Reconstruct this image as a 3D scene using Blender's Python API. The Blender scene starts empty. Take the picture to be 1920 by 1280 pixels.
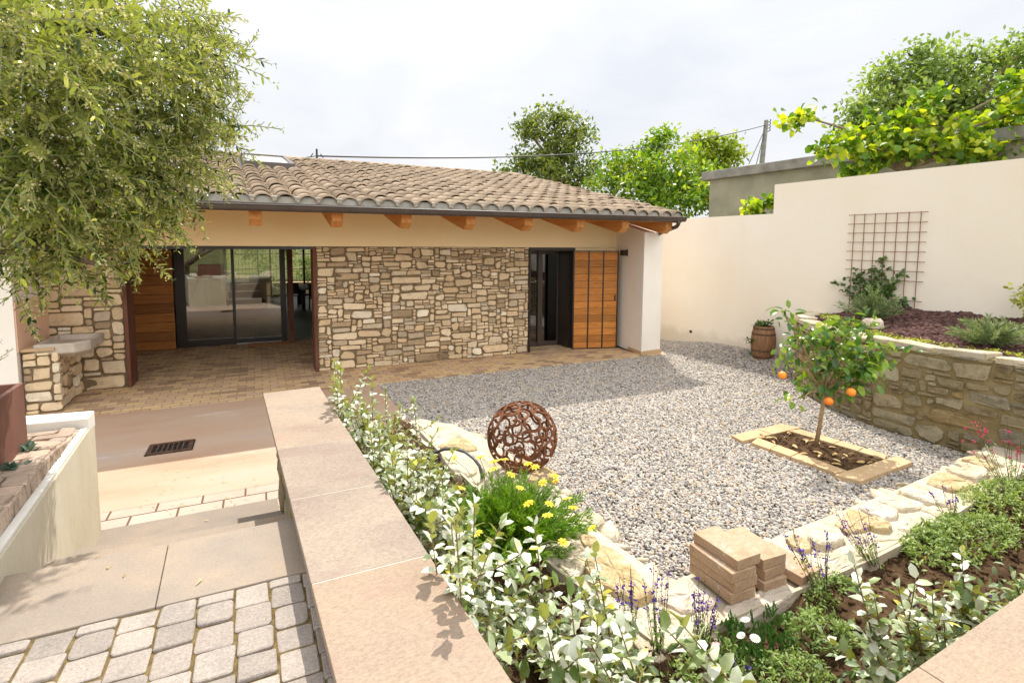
import bpy, math, random
import numpy as np
from mathutils import Vector, Matrix
RNG = np.random.default_rng(7)
random.seed(7)
SC = bpy.context.scene
COL = SC.collection
R = math.radians

# ------------------------------------------------------------------ meshes
class MB:
    def __init__(self): self.v = []; self.f = []; self.m = []
    def add(self, vs, fs, mi=0):
        o = len(self.v); self.v.extend([tuple(map(float, p)) for p in vs])
        for f in fs: self.f.append([i + o for i in f]); self.m.append(mi)
        return self
    def box(self, x0, x1, y0, y1, z0, z1, mi=0):
        return self.hexa([(x0,y0),(x1,y0),(x1,y1),(x0,y1)], z0, z1, mi)
    def hexa(self, p, z0, z1, mi=0):            # prism over a ccw polygon
        n = len(p); vs = [(a, b, z0) for a, b in p] + [(a, b, z1) for a, b in p]
        fs = [list(range(n))[::-1], list(range(n, 2*n))] + [[i, (i+1) % n, n+(i+1) % n, n+i] for i in range(n)]
        return self.add(vs, fs, mi)
    def slab(self, a, b, th, z0, z1, mi=0):     # upright panel from a to b (xy), thickness th to the left of a->b
        a = Vector(a); b = Vector(b); d = (b-a).normalized(); n = Vector((-d.y, d.x))*th
        return self.hexa([a, b, b+n, a+n], z0, z1, mi)
    def tube(self, pts, r, n=8, mi=0, cap=True):
        pts = [Vector(p) for p in pts]; k = len(pts)
        rr = r if hasattr(r, '__len__') else [r]*k
        vs = []; up = None
        for i, p in enumerate(pts):
            t = (pts[min(i+1, k-1)] - pts[max(i-1, 0)])
            t = t.normalized() if t.length > 1e-9 else Vector((0,0,1))
            if up is None: up = Vector((1,0,0)) if abs(t.x) < .9 else Vector((0,1,0))
            a = (up - t*up.dot(t)).normalized(); up = a; b = t.cross(a)
            for j in range(n):
                q = 2*math.pi*j/n; vs.append(p + (a*math.cos(q) + b*math.sin(q))*rr[i])
        fs = [[i*n+j, i*n+(j+1) % n, (i+1)*n+(j+1) % n, (i+1)*n+j] for i in range(k-1) for j in range(n)]
        if cap: fs += [list(range(n))[::-1], list(range((k-1)*n, k*n))]
        return self.add(vs, fs, mi)
    def lathe(self, prof, c, n=24, mi=0):
        vs = []; k = len(prof)
        for r, z in prof:
            for j in range(n):
                q = 2*math.pi*j/n; vs.append((c[0]+r*math.cos(q), c[1]+r*math.sin(q), c[2]+z))
        fs = [[i*n+j, i*n+(j+1) % n, (i+1)*n+(j+1) % n, (i+1)*n+j] for i in range(k-1) for j in range(n)]
        return self.add(vs, fs, mi)
    def ball(self, c, r, n=10, mi=0, sq=1.0):
        pr = [(max(1e-4, r*math.sin(math.pi*i/n)), -r*sq*math.cos(math.pi*i/n)) for i in range(n+1)]
        return self.lathe(pr, c, n*2, mi)
    def build(self, name, mats, parent=None, smooth=False, bevel=0, segs=2):
        me = bpy.data.meshes.new(name); me.from_pydata(self.v, [], self.f)
        for m in (mats if isinstance(mats, (list, tuple)) else [mats]): me.materials.append(m)
        if any(self.m): me.polygons.foreach_set('material_index', self.m)
        if smooth: me.polygons.foreach_set('use_smooth', [True]*len(self.f))
        me.update()
        return link(name, me, parent, bevel, segs)

def link(name, me, parent=None, bevel=0, segs=2):
    o = bpy.data.objects.new(name, me); COL.objects.link(o)
    if parent is not None: hang(o, parent)
    if bevel:
        b = o.modifiers.new('bevel', 'BEVEL'); b.width = bevel; b.segments = segs; b.limit_method = 'ANGLE'; b.angle_limit = R(40)
    return o

def wloc(o):
    v = Vector((0,0,0))
    while o is not None: v += o.location; o = o.parent
    return v

def hang(o, parent):                     # keep the world place; parents only ever translate
    w = wloc(o); o.parent = parent; o.location = w - wloc(parent)

def np_obj(name, V, polys, mats, parent=None, smooth=False, mi=None):
    """V (n,3); polys: list of (k,m) index arrays"""
    me = bpy.data.meshes.new(name); V = np.asarray(V, np.float32)
    me.vertices.add(len(V)); me.vertices.foreach_set('co', V.ravel())
    idx = np.concatenate([p.ravel() for p in polys]).astype(np.int32)
    tot = np.concatenate([np.full(len(p), p.shape[1], np.int32) for p in polys])
    st = np.concatenate([[0], np.cumsum(tot)[:-1]]).astype(np.int32)
    me.loops.add(len(idx)); me.loops.foreach_set('vertex_index', idx)
    me.polygons.add(len(tot)); me.polygons.foreach_set('loop_start', st); me.polygons.foreach_set('loop_total', tot)
    for m in (mats if isinstance(mats, (list, tuple)) else [mats]): me.materials.append(m)
    if mi is not None: me.polygons.foreach_set('material_index', np.asarray(mi, np.int32))
    if smooth: me.polygons.foreach_set('use_smooth', np.ones(len(tot), bool))
    me.update(calc_edges=True); me.validate()
    return link(name, me, parent)

def thing(name, label, cat, loc=(0,0,0), group=None):
    o = bpy.data.objects.new(name, None); COL.objects.link(o); o.location = loc
    o.empty_display_size = .2; return tag(o, label, cat, group)
def tag(o, label, cat, group=None):
    o['label'] = label; o['category'] = cat
    if group: o['group'] = group
    return o
def struct(o): o['kind'] = 'structure'; return o
def stuff(o): o['kind'] = 'stuff'; return o
def dup(root, loc, label=None, rotz=0, scale=None):
    r = root.copy(); COL.objects.link(r); r.location = loc; r.rotation_euler = (0,0,rotz)
    if scale: r.scale = (scale,)*3
    if label: r['label'] = label
    for ch in list(root.children):
        c = ch.copy(); COL.objects.link(c); c.parent = r
        for g in ch.children:
            d = g.copy(); COL.objects.link(d); d.parent = c
    return r

# ------------------------------------------------------------------ leaves
def nrm(a): return a/np.maximum(np.linalg.norm(a, axis=-1, keepdims=True), 1e-9)
def leaf_mesh(P, D, N, L, W, curl=.15, fold=.18, wide=.45):
    """8-vertex folded leaves: P base, D axis, N up; returns V, polys"""
    P = np.asarray(P, float); n = len(P); D = nrm(np.asarray(D, float)); N = np.asarray(N, float)
    S = nrm(np.cross(D, N)); N = nrm(np.cross(S, D))
    L = np.broadcast_to(np.asarray(L, float), (n,))[:, None]; W = np.broadcast_to(np.asarray(W, float), (n,))[:, None]
    c1 = P + D*L*.30 + N*L*curl*.3; c2 = P + D*L*.74 + N*L*curl*.12; t = P + D*L - N*L*curl*.45
    w1 = W*.5; w2 = W*wide
    V = np.stack([P, c1-S*w1+N*w1*fold*2, c1, c1+S*w1+N*w1*fold*2, c2-S*w2+N*w2*fold*2, c2, c2+S*w2+N*w2*fold*2, t], 1).reshape(-1, 3)
    o = (np.arange(n)*8)[:, None]
    tri = np.concatenate([o+np.array([[0,2,1]]), o+np.array([[0,3,2]]), o+np.array([[4,5,7]]), o+np.array([[5,6,7]])])
    quad = np.concatenate([o+np.array([[1,2,5,4]]), o+np.array([[2,3,6,5]])])
    return V, [tri, quad]
def rhomb_mesh(P, D, N, L, W):
    P = np.asarray(P, float); n = len(P); D = nrm(D); S = nrm(np.cross(D, N)); N = nrm(np.cross(S, D))
    L = np.broadcast_to(np.asarray(L, float), (n,))[:, None]; W = np.broadcast_to(np.asarray(W, float), (n,))[:, None]
    m = P + D*L*.5 + N*L*.06
    V = np.stack([P, m-S*W*.5, P+D*L, m+S*W*.5], 1).reshape(-1, 3)
    o = (np.arange(n)*4)[:, None]
    return V, [o+np.array([[0,3,2,1]])]
def rdir(n): return nrm(RNG.normal(size=(n, 3)))

# ------------------------------------------------------------------ node materials
class NT:
    def __init__(self, name):
        self.mat = bpy.data.materials.new(name); self.mat.use_nodes = True
        self.t = self.mat.node_tree; self.t.nodes.clear(); self.out = self.n('ShaderNodeOutputMaterial')
    def n(self, ty, **kw):
        x = self.t.nodes.new(ty)
        for k, v in kw.items(): setattr(x, k, v)
        return x
    def l(self, a, b): self.t.links.new(a, b)
    def put(self, node, **kw):
        for k, v in kw.items():
            s = node.inputs[k.replace('_', ' ')] if not k.isdigit() else node.inputs[int(k)]
            if hasattr(v, 'is_linked') or isinstance(v, bpy.types.NodeSocket): self.l(v, s)
            elif isinstance(v, (tuple, list)) and len(v) == 3 and s.type == 'RGBA': s.default_value = (*v, 1)
            else: s.default_value = v
        return node
    def coord(self, kind='Object', scale=(1,1,1), rot=(0,0,0), loc=(0,0,0)):
        c = self.n('ShaderNodeTexCoord'); m = self.n('ShaderNodeMapping'); self.l(c.outputs[kind], m.inputs[0])
        m.inputs['Scale'].default_value = scale; m.inputs['Rotation'].default_value = rot; m.inputs['Location'].default_value = loc
        return m.outputs[0]
    def noise(self, co, scale, detail=5, rough=.6, dist=0):
        x = self.n('ShaderNodeTexNoise'); self.l(co, x.inputs['Vector'])
        self.put(x, Scale=scale, Detail=detail, Roughness=rough, Distortion=dist); return x.outputs['Fac']
    def voro(self, co, scale, feature='F1', out='Distance', rnd=1):
        x = self.n('ShaderNodeTexVoronoi', feature=feature); self.l(co, x.inputs['Vector']); self.put(x, Scale=scale, Randomness=rnd); return x.outputs[out]
    def ramp(self, fac, stops, interp='LINEAR'):
        x = self.n('ShaderNodeValToRGB'); self.l(fac, x.inputs[0]); e = x.color_ramp.elements; x.color_ramp.interpolation = interp
        while len(e) < len(stops): e.new(.5)
        for q, (p, c) in zip(e, stops): q.position = p; q.color = (*c, 1) if not isinstance(c, (int, float)) else (c, c, c, 1)
        return x.outputs[0]
    def mix(self, fac, a, b, mode='MIX'):
        x = self.n('ShaderNodeMix', data_type='RGBA', blend_type=mode)
        for s, v in ((x.inputs[0], fac), (x.inputs[6], a), (x.inputs[7], b)):
            if isinstance(v, bpy.types.NodeSocket): self.l(v, s)
            elif isinstance(v, (tuple, list)): s.default_value = (*v, 1)
            else: s.default_value = v
        return x.outputs[2]
    def math(self, op, a, b=0.0, c=None):
        x = self.n('ShaderNodeMath', operation=op)
        for i, v in enumerate((a, b) if c is None else (a, b, c)):
            if isinstance(v, bpy.types.NodeSocket): self.l(v, x.inputs[i])
            else: x.inputs[i].default_value = v
        return x.outputs[0]
    def island(self): return self.n('ShaderNodeNewGeometry').outputs['Random Per Island']
    def bump(self, h, strength=.3, dist=.02, nrm=None):
        x = self.n('ShaderNodeBump'); self.l(h, x.inputs['Height']); self.put(x, Strength=strength, Distance=dist)
        if nrm is not None: self.l(nrm, x.inputs['Normal'])
        return x.outputs[0]
    def pbr(self, col, rough=.7, spec=.3, metal=0, normal=None):
        x = self.n('ShaderNodeBsdfPrincipled'); self.put(x, Base_Color=col, Roughness=rough, Metallic=metal)
        x.inputs['Specular IOR Level'].default_value = spec
        if normal is not None: self.l(normal, x.inputs['Normal'])
        return x.outputs[0]
    def done(self, sh): self.l(sh, self.out.inputs[0]); return self.mat

def surf(name, stops, scale=4, detail=6, rough=.75, spec=.25, bump=.2, bscale=60, bdist=.01, isl=0.0, stretch=(1,1,1), metal=0, spots=None, fine=.0):
    """mottled surface: colour from noise through STOPS, lightness per island +-ISL, fine bump; SPOTS=(colour, scale, threshold, amount)"""
    t = NT(name); co = t.coord('Object', stretch); f = t.noise(co, scale, detail)
    col = t.ramp(f, stops)
    if fine: 
        g = t.noise(co, bscale*.55, 6, .8); col = t.mix(1.0, col, t.ramp(g, [(.34, 1-fine), (.62, 1.0)]), 'MULTIPLY')
        pit = t.voro(t.coord('Object'), bscale*.28); col = t.mix(t.math('MULTIPLY', t.math('MULTIPLY', t.math('LESS_THAN', pit, .13), t.ramp(t.noise(t.coord('Object'), 6, 4), [(.48, 0), (.62, 1)])), fine), col, (.08, .06, .04))
    if isl:
        v = t.math('MULTIPLY_ADD', t.island(), isl*2, 1-isl); c = t.n('ShaderNodeCombineColor'); [t.l(v, c.inputs[i]) for i in range(3)]
        col = t.mix(1.0, col, c.outputs[0], 'MULTIPLY')
    if spots:
        g = t.noise(co, spots[1], 4, .7); col = t.mix(t.math('MULTIPLY', t.ramp(g, [(spots[2], 0), (min(1, spots[2]+.12), 1)]), spots[3]), col, spots[0])
    nm = t.bump(t.noise(co, bscale, 4, .65), bump, bdist) if bump else None
    return t.done(t.pbr(col, rough, spec, metal, nm))

def masonry(name, stops, mott=(.72, 1.12), rough=.9, bump=.5, spots=None, pat=None):
    """one colour per stone through STOPS, mottled within each stone"""
    t = NT(name); co = t.coord('Object'); col = t.ramp(t.island(), stops, 'CONSTANT' if False else 'LINEAR')
    n = t.noise(co, 7, 7, .65); col = t.mix(1.0, col, t.ramp(n, [(.28, mott[0]), (.5, 1.0), (.72, min(1, mott[1]))]), 'MULTIPLY')
    g = t.noise(co, 26, 5, .7); col = t.mix(t.math('MULTIPLY', t.ramp(g, [(.52, 0), (.72, 1)]), .35), col, spots or (.70, .60, .44))
    d = t.noise(co, 18, 4, .6); col = t.mix(t.math('MULTIPLY', t.ramp(d, [(.6, 0), (.78, 1)]), .45), col, pat or (.30, .17, .07))
    return t.done(t.pbr(col, rough, .12, 0, t.bump(t.noise(co, 55, 5, .7), bump, .014)))
def leafmat(name, stops, back=None, rough=.45, spec=.4, trans=.35, tcol=None, clump=1.6):
    """leaf colours by island through STOPS; BACK colours the underside; part of the light passes through"""
    t = NT(name); cn = t.noise(t.coord('Object'), clump, 3, .6)      # shoots of one branch share a tone
    col = t.ramp(t.math('ADD', t.math('MULTIPLY', t.island(), .68), t.math('MULTIPLY_ADD', cn, 1.1, -.39)), stops)
    if back: 
        g = t.n('ShaderNodeNewGeometry'); col = t.mix(g.outputs['Backfacing'], col, back)
    p = t.pbr(col, rough, spec); tr = t.n('ShaderNodeBsdfTranslucent'); t.l(t.mix(1.0, col, tcol or (1.0, 1.0, .45), 'MULTIPLY'), tr.inputs[0])
    m = t.n('ShaderNodeMixShader'); m.inputs[0].default_value = trans; t.l(p, m.inputs[1]); t.l(tr.outputs[0], m.inputs[2])
    return t.done(m.outputs[0])

# ------------------------------------------------------------------ rubble masonry
def pack(W, H, cell, hw, asp, seed):
    """fill W x H with stones HW[h-1] = weight of a stone h cells tall, ASP = range of width over height"""
    rnd = random.Random(seed); nx = int(round(W/cell)); nz = int(round(H/cell)); cx, cz = W/nx, H/nz
    g = [[0]*nx for _ in range(nz)]; out = []
    for z in range(nz):
        for x in range(nx):
            if g[z][x]: continue
            fr = 0
            while x+fr < nx and not g[z][x+fr]: fr += 1
            h = min(rnd.choices(range(1, len(hw)+1), hw)[0], nz-z)
            w = int(round(h*rnd.uniform(*asp) + (1.5 if h == 1 else 0)))
            w = max(1 if h > 1 else 2, min(w, fr))
            if fr - w == 1: w = fr
            if w < h*.6: h = max(1, w)
            for a in range(h):
                for b in range(w): g[z+a][x+b] = 1
            out.append((x*cx, (x+w)*cx, z*cz, (z+h)*cz))
    return out

def stones(mb, rects, fmap, depth=.03, gap=.008, seed=1, jit=.12, k=3, rnd_c=.22, mi=0, wob=1.0):
    """each rect becomes one separate rounded stone; fmap(u, v, d) places it in the world"""
    rnd = random.Random(seed)
    for (a, b, c, d) in rects:
        w, h = b-a-gap*2, d-c-gap*2
        if w < .01 or h < .006: continue
        mx, my = (a+b)/2, (c+d)/2; pts = []
        rc = min(w, h)*rnd.uniform(rnd_c*.3, rnd_c*1.7)
        hx, hy = w/2, h/2; j = min(w, h)*jit
        for sx, sy in ((1,-1), (1,1), (-1,1), (-1,-1)):
            ox, oy = rnd.uniform(0, j), rnd.uniform(0, j)
            cx, cy = sx*(hx-ox), sy*(hy-oy); r = min(rc, abs(cx), abs(cy))
            q0 = {(1,-1):-90, (1,1):0, (-1,1):90, (-1,-1):180}[(sx, sy)]
            for i in range(k):
                q = R(q0 + 90*i/(k-1)); pts.append((cx-sx*r+r*math.cos(q)+rnd.uniform(-1,1)*j*.22, cy-sy*r+r*math.sin(q)+rnd.uniform(-1,1)*j*.22))
        dep = depth*rnd.uniform(.55, 1.3); n = len(pts); tx, ty = rnd.uniform(-.12,.12)*wob, rnd.uniform(-.12,.12)*wob
        ring = lambda s, dd, wo: [fmap(mx+x*s, my+y*s, dd + (tx*x+ty*y)*wo + rnd.uniform(-1,1)*.0025*wo*wob) for x, y in pts]
        vs = ring(1, -.03, 0) + ring(1, dep*.78, .8) + ring(.93, dep*.99, 1) + ring(.5, dep*1.0, 1) + [fmap(mx, my, dep)]
        fs = [[r*n+i, r*n+(i+1) % n, (r+1)*n+(i+1) % n, (r+1)*n+i] for r in range(3) for i in range(n)] + [[3*n+i, 3*n+(i+1) % n, 4*n] for i in range(n)]
        mb.add(vs, fs, mi)
    return mb

# ------------------------------------------------------------------ camera, light, sky
cam = bpy.data.cameras.new('camera'); co_ = bpy.data.objects.new('camera', cam); COL.objects.link(co_); SC.camera = co_
cam.sensor_width = 36; cam.lens = 18.646; cam.shift_y = -0.0479; cam.clip_end = 2000; cam.clip_start = .05
_y, _p, _r = R(25.6016), R(-5.08626), R(.38503)
fw = Vector((math.sin(_y)*math.cos(_p), math.cos(_y)*math.cos(_p), math.sin(_p))); rt = Vector((math.cos(_y), -math.sin(_y), 0)); up = rt.cross(fw)
r2 = rt*math.cos(_r) + up*math.sin(_r); u2 = up*math.cos(_r) - rt*math.sin(_r)
m3 = Matrix((r2, u2, -fw)).transposed(); co_.matrix_world = Matrix.Translation((0, 0, 2.3)) @ m3.to_4x4()

SUND = Vector((.335, .58, 1)).normalized()
su = bpy.data.lights.new('sun', 'SUN'); so = bpy.data.objects.new('sun', su); COL.objects.link(so)
su.energy = 3.4; su.angle = R(.53); su.color = (1, .95, .86); so.rotation_euler = SUND.to_track_quat('Z', 'Y').to_euler(); so.location = (5, 10, 20)

w = bpy.data.worlds.new('World'); SC.world = w; w.use_nodes = True; nt = w.node_tree; nt.nodes.clear()
wo = nt.nodes.new('ShaderNodeOutputWorld'); bg = nt.nodes.new('ShaderNodeBackground'); nt.links.new(bg.outputs[0], wo.inputs[0])
sk = nt.nodes.new('ShaderNodeTexSky'); sk.sky_type = 'NISHITA'; sk.sun_disc = False; sk.sun_elevation = math.asin(SUND.z); sk.sun_rotation = math.atan2(SUND.x, SUND.y); sk.dust_density = 3
tc = nt.nodes.new('ShaderNodeTexCoord'); mp = nt.nodes.new('ShaderNodeMapping'); mp.inputs['Scale'].default_value = (1, 1, 2.2); nt.links.new(tc.outputs['Generated'], mp.inputs[0])
nz = nt.nodes.new('ShaderNodeTexNoise'); nt.links.new(mp.outputs[0], nz.inputs['Vector'])
for k, v in (('Scale', 2.3), ('Detail', 8), ('Roughness', .55), ('Distortion', .5)): nz.inputs[k].default_value = v
rp = nt.nodes.new('ShaderNodeValToRGB'); nt.links.new(nz.outputs['Fac'], rp.inputs[0]); rp.color_ramp.elements[0].position = .3; rp.color_ramp.elements[1].position = .62
rp.color_ramp.elements[0].color = (8.6, 8.95, 9.5, 1); rp.color_ramp.elements[1].color = (10.6, 10.6, 10.7, 1)
mx = nt.nodes.new('ShaderNodeMix'); mx.data_type = 'RGBA'; mx.inputs[0].default_value = .86
nt.links.new(sk.outputs[0], mx.inputs[6]); nt.links.new(rp.outputs[0], mx.inputs[7])
sx = nt.nodes.new('ShaderNodeSeparateXYZ'); nt.links.new(tc.outputs['Generated'], sx.inputs[0])
zr = nt.nodes.new('ShaderNodeValToRGB'); nt.links.new(sx.outputs[2], zr.inputs[0]); e = zr.color_ramp.elements
while len(e) < 4: e.new(.5)
for q, (p_, c_) in zip(e, ((0, .35), (.42, .39), (.62, .50), (1, .60))): q.position = p_; q.color = (c_, c_, c_, 1)
mu = nt.nodes.new('ShaderNodeMix'); mu.data_type = 'RGBA'; mu.blend_type = 'MULTIPLY'; mu.inputs[0].default_value = 1; nt.links.new(mx.outputs[2], mu.inputs[6]); nt.links.new(zr.outputs[0], mu.inputs[7])
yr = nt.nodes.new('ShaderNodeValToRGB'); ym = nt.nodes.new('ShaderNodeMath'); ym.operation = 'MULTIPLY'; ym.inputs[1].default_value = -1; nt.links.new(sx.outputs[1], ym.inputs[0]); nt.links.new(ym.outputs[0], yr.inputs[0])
yr.color_ramp.interpolation = 'EASE'; yr.color_ramp.elements[0].position = .05; yr.color_ramp.elements[0].color = (.4, .4, .4, 1); yr.color_ramp.elements[1].position = .75; yr.color_ramp.elements[1].color = (1, .98, .94, 1)   # added glow in the unseen sky behind the camera, fills the shaded facade
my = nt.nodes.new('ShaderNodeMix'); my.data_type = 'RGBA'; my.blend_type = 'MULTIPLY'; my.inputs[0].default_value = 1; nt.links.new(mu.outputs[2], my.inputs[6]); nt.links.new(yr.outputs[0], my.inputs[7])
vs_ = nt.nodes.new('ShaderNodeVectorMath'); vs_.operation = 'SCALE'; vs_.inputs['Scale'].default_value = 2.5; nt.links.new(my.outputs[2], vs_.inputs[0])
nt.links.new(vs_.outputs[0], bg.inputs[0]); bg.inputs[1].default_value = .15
SC.view_settings.view_transform = 'Standard'; SC.view_settings.look = 'None'; SC.view_settings.exposure = 0.88; SC.view_settings.gamma = 1
SC.cycles.max_bounces = 8; SC.cycles.diffuse_bounces = 5; SC.cycles.transparent_max_bounces = 12; SC.cycles.use_denoising = True

# ------------------------------------------------------------------ materials
m_plaster = surf('warm_plaster', [(.3, (.94, .74, .44)), (.7, (.95, .79, .50))], 1.2, 6, .9, .1, .12, 120, .004)
def render_wall():
    t = NT('cream_render'); co = t.coord('Object')
    col = t.ramp(t.noise(co, .5, 7, .6), [(.25, (.85, .75, .59)), (.55, (.88, .80, .68)), (.8, (.90, .84, .74))])
    st = t.noise(t.coord('Object', (1.4, 1.4, .10)), 2.2, 5, .65); col = t.mix(t.math('MULTIPLY', t.ramp(st, [(.55, 0), (.8, 1)]), .10), col, (.60, .50, .37))
    tr = t.noise(t.coord('Object', (1, 1, 1.6)), 3.1, 6, .7, 1.2); col = t.mix(t.math('MULTIPLY', t.ramp(tr, [(.45, 0), (.75, 1)]), .10), col, (.72, .62, .48))
    sp = t.n('ShaderNodeSeparateXYZ'); t.l(co, sp.inputs[0]); low = t.math('ADD', sp.outputs[2], t.math('MULTIPLY', t.noise(co, 3.5, 5), -.5)); col = t.mix(t.math('MULTIPLY', t.ramp(low, [(.0, 1), (.18, 0)]), .30), col, (.42, .35, .25))
    return t.done(t.pbr(col, .92, .1, 0, t.bump(t.math('ADD', t.noise(co, 70, 4), t.math('MULTIPLY', tr, 1.5)), .16, .006)))
m_wall = render_wall()
m_white = surf('white_plaster', [(.3, (.80, .74, .66)), (.7, (.84, .79, .72))], 1.5, 5, .9, .1, .1, 110, .004)
m_pink = surf('pink_plaster', [(.3, (.72, .47, .33)), (.7, (.78, .55, .40))], 3, 6, .9, .1, .15, 90, .004)
m_stone = masonry('facade_stone', [(0, (0.344, 0.249, 0.15)), (0.12, (0.537, 0.395, 0.238)), (0.3, (0.658, 0.506, 0.322)), (0.5, (0.803, 0.655, 0.445)), (0.62, (0.629, 0.447, 0.257)), (0.75, (0.783, 0.636, 0.442)), (0.88, (0.429, 0.339, 0.23)), (1, (0.9, 0.796, 0.614))])
m_joint = surf('brown_mortar', [(.3, (.14, .10, .06)), (.7, (.27, .20, .12))], 14, 4, .95, .05, .4, 60, .01)
m_rwall = masonry('weathered_stone', [(0, (0.1892, 0.1436, 0.0779)), (0.15, (0.2924, 0.2349, 0.1353)), (0.35, (0.2408, 0.1958, 0.1148)), (0.5, (0.344, 0.2958, 0.1927)), (0.65, (0.215, 0.1914, 0.1394)), (0.8, (0.2924, 0.2088, 0.0943)), (1, (0.3956, 0.348, 0.246))], (.5, 1.1), spots=(.52, .47, .37), pat=(.11, .09, .05), bump=.9)
m_rjoint = surf('ochre_mortar', [(.25, (.15, .12, .06)), (.5, (.26, .20, .10)), (.75, (.33, .265, .145))], 4, 7, .95, .05, .6, 40, .015)
m_pale = surf('pale_stone', [(.25, (.44, .355, .23)), (.5, (.58, .50, .37)), (.75, (.66, .60, .49))], 4.5, 8, .9, .1, .9, 38, .02, isl=.16, fine=.2, spots=((.42, .28, .13), 6, .60, .55))
m_golden = surf('golden_stone', [(.25, (.40, .28, .13)), (.5, (.54, .41, .23)), (.75, (.63, .53, .37))], 7, 8, .92, .1, .9, 42, .02, isl=.12, fine=.35)
m_bed = surf('pale_mortar', [(.3, (.40, .335, .24)), (.7, (.54, .475, .37))], 6, 6, .95, .05, .5, 60, .01)
m_cap = surf('pink_sandstone', [(0.22, (0.2843, 0.2072, 0.1596)), (0.4, (0.3395, 0.259, 0.1967)), (0.56, (0.379, 0.2948, 0.2189)), (0.75, (0.3079, 0.255, 0.2152))], 1.7, 7, .8, .2, .2, 160, .003, isl=.07, stretch=(.7, 1.3, 1), fine=.36, spots=((.29, .19, .145), 3.4, .54, .5))
m_capg = surf('violet_sandstone', [(0.22, (0.2506, 0.1917, 0.1558)), (0.42, (0.3031, 0.2407, 0.1937)), (0.58, (0.3476, 0.2814, 0.2165)), (0.78, (0.2708, 0.2325, 0.2013))], 1.9, 7, .8, .2, .2, 160, .003, stretch=(.7, 1.3, 1), fine=.38, spots=((.25, .175, .145), 3.0, .52, .55))
m_capw = surf('yellow_sandstone', [(0.22, (0.2953, 0.2094, 0.1538)), (0.5, (0.3591, 0.2698, 0.195)), (0.8, (0.3152, 0.2416, 0.1875))], 2.2, 7, .8, .2, .15, 160, .003, isl=.06, stretch=(.7, 1.3, 1), fine=.34, spots=((.30, .19, .15), 3.2, .52, .6))
m_step = surf('grey_sandstone', [(0.22, (0.2291, 0.1951, 0.164)), (0.45, (0.2833, 0.235, 0.192)), (0.62, (0.3417, 0.2708, 0.2039)), (0.8, (0.2625, 0.227, 0.2))], 1.9, 7, .85, .15, .25, 170, .003, isl=.04, fine=.2, spots=((.25, .22, .18), 3, .58, .5))
m_conc = surf('stained_concrete', [(0.25, (0.414, 0.342, 0.225)), (0.45, (0.54, 0.477, 0.351)), (0.7, (0.603, 0.549, 0.432))], 1.1, 8, .9, .1, .2, 60, .006, stretch=(1.6, 1.6, .6), fine=.12, spots=((.36, .28, .16), 1.5, .57, .6))
m_white2 = surf('white_limestone', [(0.3, (0.6336, 0.5896, 0.5104)), (0.7, (0.7216, 0.6952, 0.6424))], 5, 6, .8, .2, .2, 70, .005)
m_cobble = surf('tumbled_paver', [(.25, (.29, .255, .225)), (.5, (.365, .315, .275)), (.75, (.41, .345, .295))], 6, 6, .9, .12, .6, 190, .005, isl=.16, fine=.4, spots=((.23, .20, .17), 14, .6, .5))
m_moss = surf('mossy_joint', [(.3, (.09, .062, .03)), (.55, (.17, .12, .05)), (.75, (.26, .20, .09))], 22, 6, .95, .05, .9, 90, .01)
m_edgebrick = surf('weathered_brick', [(0.25, (0.3036, 0.2116, 0.1564)), (0.5, (0.414, 0.3128, 0.2392)), (0.75, (0.4784, 0.3956, 0.3128))], 5, 7, .9, .12, .4, 90, .006, isl=.2, fine=.2)
m_brick = surf('terracotta_paver', [(.3, (.38, .24, .155)), (.5, (.50, .335, .22)), (.75, (.44, .33, .245))], 6, 7, .85, .15, .5, 100, .006, isl=.08, fine=.3, spots=((.68, .62, .54), 8, .62, .7))
m_grate = surf('dark_rusty_grate', [(.25, (.04, .022, .014)), (.5, (.085, .045, .028)), (.75, (.14, .075, .045))], 14, 6, .8, .3, .3, 150, .003)
m_border = surf('sandy_paver', [(.3, (.46, .31, .17)), (.6, (.56, .40, .235)), (.8, (.50, .35, .22))], 4, 6, .85, .15, .2, 120, .004, isl=.08, fine=.12)
m_tile = surf('clay_roof_tile', [(0.22, (0.2822, 0.2074, 0.1412)), (0.45, (0.3669, 0.2799, 0.1976)), (0.6, (0.4093, 0.3161, 0.229)), (0.8, (0.3246, 0.2535, 0.1851))], 2.4, 7, .88, .12, .25, 120, .004, isl=.17, fine=.2, spots=((.24, .205, .16), 7, .64, .5))
m_tileback = surf('grey_mortar', [(.3, (.27, .25, .22)), (.7, (.40, .37, .32))], 9, 5, .95, .05, .4, 80, .006)
m_bronze = surf('dark_brown_metal', [(.3, (.022, .014, .010)), (.7, (.032, .021, .016))], 6, 3, .35, .5, 0)
m_gutter = surf('brown_gutter_metal', [(.3, (.055, .038, .030)), (.7, (.075, .054, .044))], 6, 3, .4, .5, 0)
m_corten = surf('corten_steel', [(.25, (.085, .032, .018)), (.5, (.14, .055, .03)), (.75, (.19, .085, .05))], 5, 7, .75, .3, .15, 120, .003, stretch=(1, 1, .5))
m_rust = surf('rusty_iron', [(.25, (.075, .025, .012)), (.5, (.155, .058, .026)), (.75, (.25, .105, .05))], 14, 6, .85, .2, .4, 150, .003, isl=.2)
m_planter = surf('rusted_planter', [(.25, (.10, .042, .028)), (.5, (.155, .066, .045)), (.75, (.2, .095, .066))], 2.5, 7, .7, .3, .15, 120, .003, stretch=(1, 1, .4), spots=((.34, .2, .15), 5, .68, .5))
m_wire = surf('rebar_rust', [(.3, (.22, .11, .06)), (.7, (.32, .18, .11))], 20, 4, .8, .2, 0)
m_black = surf('black_plastic', [(.3, (.012, .012, .013)), (.7, (.02, .02, .021))], 8, 3, .45, .5, 0)
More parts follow.
